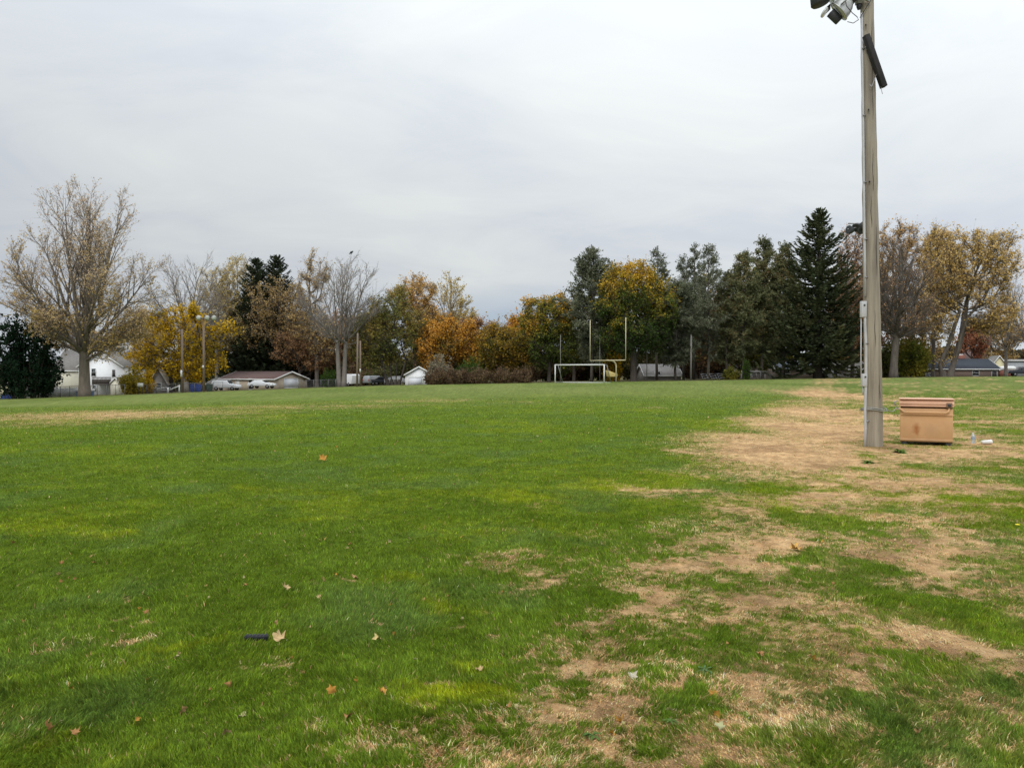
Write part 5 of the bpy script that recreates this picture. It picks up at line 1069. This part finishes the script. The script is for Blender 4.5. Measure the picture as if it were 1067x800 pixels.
q = P(1063, 172); house('grey_metal_shed', 'long grey corrugated shed at the right edge', 'shed', q, 0, 30 * 172 / F, 5, Zp(376, 172) - q.z, Zp(374.8, 172) - q.z, mat('grey_metal', (.36, .38, .40), .6, noise=(12, (.28, .3, .32), (1, .05, .05))), M_rgrey, 'side')
g = thing('propane_tank', 'white propane tank on a brick base at the right edge', 'tank', P(1050, 150)); mb = MB(); T = Matrix.Translation((0, 0, 1.55)) @ Matrix.Rotation(math.radians(90), 4, 'Y')
mb.lathe([(0, -1.55), (.22, -1.48), (.38, -1.3), (.42, -1.1), (.42, 1.1), (.38, 1.3), (.22, 1.48), (0, 1.55)], T, 20, False); mb.build('tank', M_white, g, smooth_=True)
mb = MB(); mb.box((-.2, 0, .5), (2.9, .7, 1.3)); mb.build('brick_base', M_redbrick, g)

# ------------------------------------------------------------------ parked vehicles
def car(label, px, d, rz, paint, kind='suv', dz=0.0):
    L_ = 4.7 if kind != 'van' else 5.2
    g = thing('parked_car' if kind != 'van' else 'parked_van', label, 'car' if kind != 'van' else 'van', P(px, d, dz), rz, 'cars parked beyond the field')
    prof = {'suv': [(-2.3, .45), (-2.35, 1.0), (-2.2, 1.68), (-1.9, 1.75), (.35, 1.75), (.95, 1.12), (2.1, 1.0), (2.32, .8), (2.34, .45)],
            'sedan': [(-2.3, .42), (-2.32, .95), (-1.75, 1.0), (-1.1, 1.42), (.3, 1.44), (1.05, .98), (2.1, .86), (2.3, .65), (2.3, .42)],
            'pickup': [(-2.5, .5), (-2.5, 1.12), (-.75, 1.12), (-.65, 1.75), (.55, 1.78), (1.15, 1.18), (2.4, 1.05), (2.5, .8), (2.5, .5)],
            'van': [(-2.6, .45), (-2.62, 2.0), (-2.4, 2.2), (1.2, 2.2), (1.8, 1.35), (2.5, 1.15), (2.6, .8), (2.6, .45)]}[kind]
    hw = .9; waist = 1.05 if kind != 'sedan' else .93; m = len(prof)
    V = []; 
    for s in (-1, 1):
        for x, z in prof: V.append((x, s * (hw if z <= waist + .08 else hw - .16), z))
    mb = MB(); mb.add(V, [tuple(range(m)), tuple(range(m, 2 * m))[::-1]] + [(i, m + i, m + (i + 1) % m, (i + 1) % m) for i in range(m)]); mb.build('body', paint, g, bevel=.05)
    up = {'suv': [(-2.05, 1.12, -1.95, 1.6, 1.0), (-1.0, 1.12, 0, 1.6, 0)], 'sedan': 0, 'pickup': 0, 'van': 0}
    wins = {'suv': [(-2.0, -1.15), (-1.05, -.3), (-.2, .55)], 'sedan': [(-1.2, -.35), (-.25, .5)], 'pickup': [(-.55, .0), (.08, .62)], 'van': [(.2, 1.2)]}[kind]
    top = {'suv': 1.6, 'sedan': 1.33, 'pickup': 1.62, 'van': 1.95}[kind]; lo = waist + .08
    for (x0, x1) in wins:
        for s in (-1, 1):
            mb = MB(); f0 = lambda z: s * (hw - .02 - .14 * (z - lo) / (top - lo) + .0); e = .02 * s
            cut = .28 if x1 == wins[-1][1] else 0
            V = [(x0, s * (hw - .145), lo), (x1, s * (hw - .145), lo), (x1 - cut, s * (hw - .145), top), (x0 + .04, s * (hw - .145), top)]
            V2 = [(a_, b_ - s * .04, c_) for a_, b_, c_ in V]
            V = [(a_, s * (hw - .13), c_) for a_, b_, c_ in V]
            mb.add(V + V2, [(0, 1, 2, 3), (7, 6, 5, 4), (0, 4, 5, 1), (1, 5, 6, 2), (2, 6, 7, 3), (3, 7, 4, 0)]); mb.build('side_window', M_win, g)
    i = [j for j in range(m - 1) if prof[j][1] > prof[j + 1][1] + .3 and prof[j][0] > 0][0] if kind != 'van' else 3
    (xa, za), (xb, zb) = prof[i], prof[i + 1]; mb = MB(); t1 = .1; nx, nz_ = (za - zb), (xb - xa); ln = math.hypot(nx, nz_); nx /= ln; nz_ /= ln
    A = [(xa + (xb - xa) * t + nx * .012, y_, za + (zb - za) * t + nz_ * .012) for t, y_ in ((.1, -.68), (.1, .68), (.9, .72), (.9, -.72))]; mb.add(A, [(0, 1, 2, 3)]); mb.add([(p[0] - nx * .03, p[1], p[2] - nz_ * .03) for p in A], [(3, 2, 1, 0)]); mb.build('windscreen', M_win, g)
    for x in (-1.45, 1.45):
        for s in (-1, 1):
            T = Matrix.Translation((x, s * .80, .34)) @ Matrix.Rotation(math.radians(90), 4, 'X'); mb = MB(); mb.lathe([(.20, -.11), (.33, -.11), (.35, -.08), (.35, .08), (.33, .11), (.20, .11)], T, 18, False); wh = mb.build('wheel', M_tyre, g, smooth_=True)
            mb = MB(); mb.lathe([(0, -.09), (.21, -.10), (.21, .10), (0, .09)], T, 14, False); mb.build('rim', M_rim, wh)
    for s in (-1, 1):
        mb = MB(); mb.box((-2.36 if kind != 'pickup' else -2.51, s * .72, .95), (.04, .2, .2)); mb.build('tail_light', M_tail, g)
        mb = MB(); mb.box((2.3 if kind != 'pickup' else 2.48, s * .66, .74), (.06, .3, .14)); mb.build('headlight', M_lens, g)
    return g
car('white sport utility car in front of the tan building', 236, 131, math.radians(-8), M_carw, 'suv')
car('white low sedan near the garage door of the tan building', 273, 133, math.radians(-12), M_carw, 'sedan', .15)
car('white van behind the twin wooden poles', 364, 140, math.radians(128), M_carw, 'van')
car('silver car right of the twin wooden poles', 391, 140, math.radians(55), M_carg, 'suv')
car('dark car among the trunks left of the white shed', 402, 129, math.radians(5), M_cardk, 'sedan')
car('white sedan just left of the white shed', 415, 127, math.radians(10), M_carw, 'sedan')
car('dark pickup truck at the right edge by the propane tank', 1066, 144, math.radians(160), M_cardk, 'pickup')
# wire crossing at the far left
mb = MB(); mb.tube([Vector(((x - CX) / F * 125, 125, Zp(305.5 + (x + 40) * .012 - 2.2 * math.sin((x + 40) / 260 * math.pi), 125))) for x in np.linspace(-40, 215, 24)], .025, 4); o = mb.build('power_line', M_dark); tag(o, 'thin overhead power line passing behind the huge maple', 'wire')

# ------------------------------------------------------------------ small things in the grass
def leaf_mesh(name, seed, size, col, rough=.7):
    r = np.random.RandomState(seed); lobes = [(90, 1.0), (78, .74), (66, .58), (50, .80), (38, .95), (24, .66), (8, .52), (-6, .60), (-24, .66), (-50, .42), (-75, .32), (-105, .34), (-130, .42), (204, .66), (186, .60), (172, .52), (156, .66), (142, .95), (130, .80), (114, .58), (102, .74)]
    pts = []
    for i, (a, q) in enumerate(lobes):
        a2 = math.radians(a + r.uniform(-5, 5)); q2 = q * r.uniform(.85, 1.15); pts.append((math.cos(a2) * q2, math.sin(a2) * q2))
        # a small tooth between lobe tips
    cu = r.uniform(.5, 1.3); cv = r.uniform(-.9, .9); V = [(0, 0, 0)]
    for ring in (.5, 1.0):
        for x, y in pts: x, y = x * ring, y * ring; V.append((x, y, cu * x * x + cv * y * y * .7 + .16 * math.sin(6 * x + 4 * y + seed) * ring + r.normal(0, .05)))
    n = len(pts); fs = [(0, 1 + i, 1 + (i + 1) % n) for i in range(n)] + [(1 + i, 1 + n + i, 1 + n + (i + 1) % n, 1 + (i + 1) % n) for i in range(n)]
    mb = MB(); mb.add(np.array(V) * size, fs); mb.tube([(0, -.28 * size, .02 * size), (.05 * size, -.75 * size, .10 * size), (.0, -1.1 * size, .05 * size)], .018 * size, 4)
    m = mat(name + '_mat', col, rough, noise=(30, tuple(c * .62 for c in col)), bump=(40, .4)); m.node_tree.nodes['Principled BSDF'].inputs['Specular IOR Level'].default_value = .05
    return mb.build('fallen_leaf', m, smooth_=True)
def put_leaf(o, px, py, label, group, rx=0, rz=0, dz=.025, sc=1.0):
    x, y = gd(px, py); o.location = (x, y, float(gz(x, y)) + dz); o.rotation_euler = (rx, .2 * math.sin(px), rz); o.scale = (sc,) * 3; tag(o, label, 'leaf', group); return o
T1 = (.46, .29, .13); T2 = (.52, .27, .06); T3 = (.38, .20, .08); T4 = (.56, .40, .20)
NG = 'fallen leaves in the near grass'
put_leaf(leaf_mesh('leaf_a', 1, .052, T4), 289, 673, 'largest pale tan leaf lying right of the black block', NG, .5, .3, .035)
put_leaf(leaf_mesh('leaf_b', 2, .030, T1), 286, 659, 'small curled tan leaf standing just behind the large pale leaf', NG, 1.2, 1.9, .045)
put_leaf(leaf_mesh('leaf_c', 3, .042, (.60, .46, .19)), 393.5, 673, 'creamy yellow crumpled leaf alone right of the black block', NG, .4, 2.2, .035)
put_leaf(leaf_mesh('leaf_d', 4, .034, T2), 344, 733, 'orange leaf standing upright in the near grass', NG, 1.35, .4, .04)
put_leaf(leaf_mesh('leaf_e', 5, .030, T2), 397.5, 732.5, 'bright orange flat leaf right of the upright orange leaf', NG, .3, 1.2, .04)
put_leaf(leaf_mesh('leaf_f', 6, .032, T3), 45.5, 774, 'reddish brown leaf near the bottom left corner', NG, 1.0, 2.6, .03)
put_leaf(leaf_mesh('leaf_g', 7, .026, T3), 75, 779, 'small rust leaf right of the reddish one at bottom left', NG, .6, .6, .03)
put_leaf(leaf_mesh('leaf_h', 8, .032, T3), 361, 758, 'dull brown leaf sunk in the grass below the orange leaves', NG, .6, 3.0, .02)
put_leaf(leaf_mesh('leaf_i', 9, .075, (.62, .36, .10)), 832, 575, 'orange yellow leaf on the worn grass below the wooden pole', NG, .2, .9, .02)
put_leaf(leaf_mesh('leaf_j', 10, .10, T2), 336, 481.5, 'lone orange leaf far out on the green field', NG, .7, .2, .05)
put_leaf(leaf_mesh('leaf_k', 11, .05, T1), 370, 607, 'tan leaf on the small bare spot beyond the black block', NG, .7, 2.0, .03)
put_leaf(leaf_mesh('leaf_l', 12, .045, T4), 297, 619, 'pale leaf on the bare spot beyond the black block, further left', NG, .5, 1.0, .03)
put_leaf(leaf_mesh('leaf_m', 13, .035, (.52, .48, .36)), 660, 710, 'off white leaf on the worn ground at centre bottom', NG, .8, .3, .02)
put_leaf(leaf_mesh('leaf_n', 14, .032, (.42, .42, .22)), 753, 773, 'pale green leaf near the bottom right of centre', NG, .7, .5, .03)
protos = [leaf_mesh('leaf_p%d' % i, 20 + i, .04, c) for i, c in enumerate([T1, T2, T3, T4, (.46, .40, .20)])]
spots = [(52, 455), (143, 636), (150, 640), (183, 687), (160, 700), (112, 661), (72, 724), (237, 720), (232, 777), (181, 691), (213, 611), (192, 622), (75, 604), (59, 599), (432, 689), (441, 628), (405, 634), (466, 624), (331, 627), (215, 625),
         (337, 609), (350, 601), (365, 568), (361, 572), (252, 603), (440, 583), (350, 466), (458, 482), (419, 501), (508, 468), (489, 513), (75, 453), (66, 459), (197, 459), (300, 700), (520, 755), (102, 452), (47, 486),
         (578, 497), (601, 538), (683, 566), (754, 554), (793, 523), (794, 520), (936, 513), (942, 513), (851, 692), (795, 688), (862, 737), (1062, 553), (1008, 560), (914, 412), (986, 415), (1032, 412), (1042, 436), (903, 560), (745, 730), (612, 660), (985, 648), (700, 745),
         (556, 622), (480, 560), (655, 585), (810, 700), (925, 700), (270, 745), (140, 760), (20, 650), (500, 700), (1040, 745), (960, 770), (640, 770), (870, 610), (770, 615), (110, 520), (270, 560), (30, 560), (410, 450), (640, 470), (560, 455)]
rl = random.Random(9)
for _ in range(95): spots.append((rl.uniform(5, 1060), 425 + 350 * rl.random() ** 1.3))
for i, (px, py) in enumerate(spots):
    o = protos[i % 5]
    if i >= 5: o = o.copy(); C.objects.link(o)
    s = rl.uniform(.35, .75) * max(1.0, min(2.4, 110 / (py - HY)))
    put_leaf(o, px, py, 'small dry fallen leaf lying loose on the turf', 'small dry leaves scattered over the field', rl.uniform(.1, 2.6), rl.uniform(0, 6), .015, s)
x, y = gd(265.5, 668); g = thing('plastic_block', 'small black ribbed plastic block half sunk in the grass', 'block', (x, y, float(gz(x, y))), .06)
mb = MB(); mb.box((0, 0, .016), (.14, .035, .032)); mb.build('body', mat('black_plastic', (.012, .013, .017), .5, bump=(30, .2)), g, bevel=.006)
mb = MB()
for i in range(6): mb.box((-.055 + .022 * i, 0, .034), (.010, .028, .005))
mb.build('rib', M_dark, g)
# low weeds
def weed(px, py, label, seed, n, size, col):
    r = np.random.RandomState(seed); x, y = gd(px, py); mb = MB()
    for i in range(n):
        a = r.uniform(0, 6.283); ln = size * r.uniform(.6, 1.1); w = ln * .22; el = r.uniform(.15, .9); c_, s_ = math.cos(a), math.sin(a); V = []
        for t, ww in ((0, .15), (.35, .8), (.7, 1.0), (1, .05)):
            z = ln * (math.sin(el) * t - .45 * t * t); rr_ = ln * math.cos(el) * t; V += [(c_ * rr_ - s_ * w * ww / 2, s_ * rr_ + c_ * w * ww / 2, z + .015), (c_ * rr_ + s_ * w * ww / 2, s_ * rr_ - c_ * w * ww / 2, z + .015)]
        mb.add(V, [(0, 1, 3, 2), (2, 3, 5, 4), (4, 5, 7, 6)])
    o = mb.build('weed', mat('weed_%d' % seed, col, .8, spec=.05), smooth_=True); o.location = (x, y, float(gz(x, y))); tag(o, label, 'weed', 'low weeds in the worn turf')
weed(736, 704, 'blue green broad leaved weed on the worn turf at centre right', 3, 22, .06, (.085, .15, .06))
weed(618, 772, 'dark green rosette weed near the bottom edge', 4, 20, .05, (.07, .13, .03))
weed(700, 757, 'green weed clump right of the dark rosette weed', 5, 16, .045, (.09, .15, .035))
weed(905, 482, 'green tuft below the foot of the wooden pole', 6, 60, .16, (.10, .17, .03))
weed(938, 472, 'green tuft below the left corner of the chest', 7, 70, .2, (.10, .17, .03))
x, y = gd(1062, 549); mb = MB(); mb.lathe([(0, .016), (.01, .017), (.02, .014), (.023, .01), (.014, .004), (0, .0)], None, 12, False); o = mb.build('dandelion', mat('dandelion_yellow', (.75, .62, .03), .7)); o.location = (x, y, float(gz(x, y)) + .03); tag(o, 'tiny bright yellow dandelion flower at the right edge', 'flower')
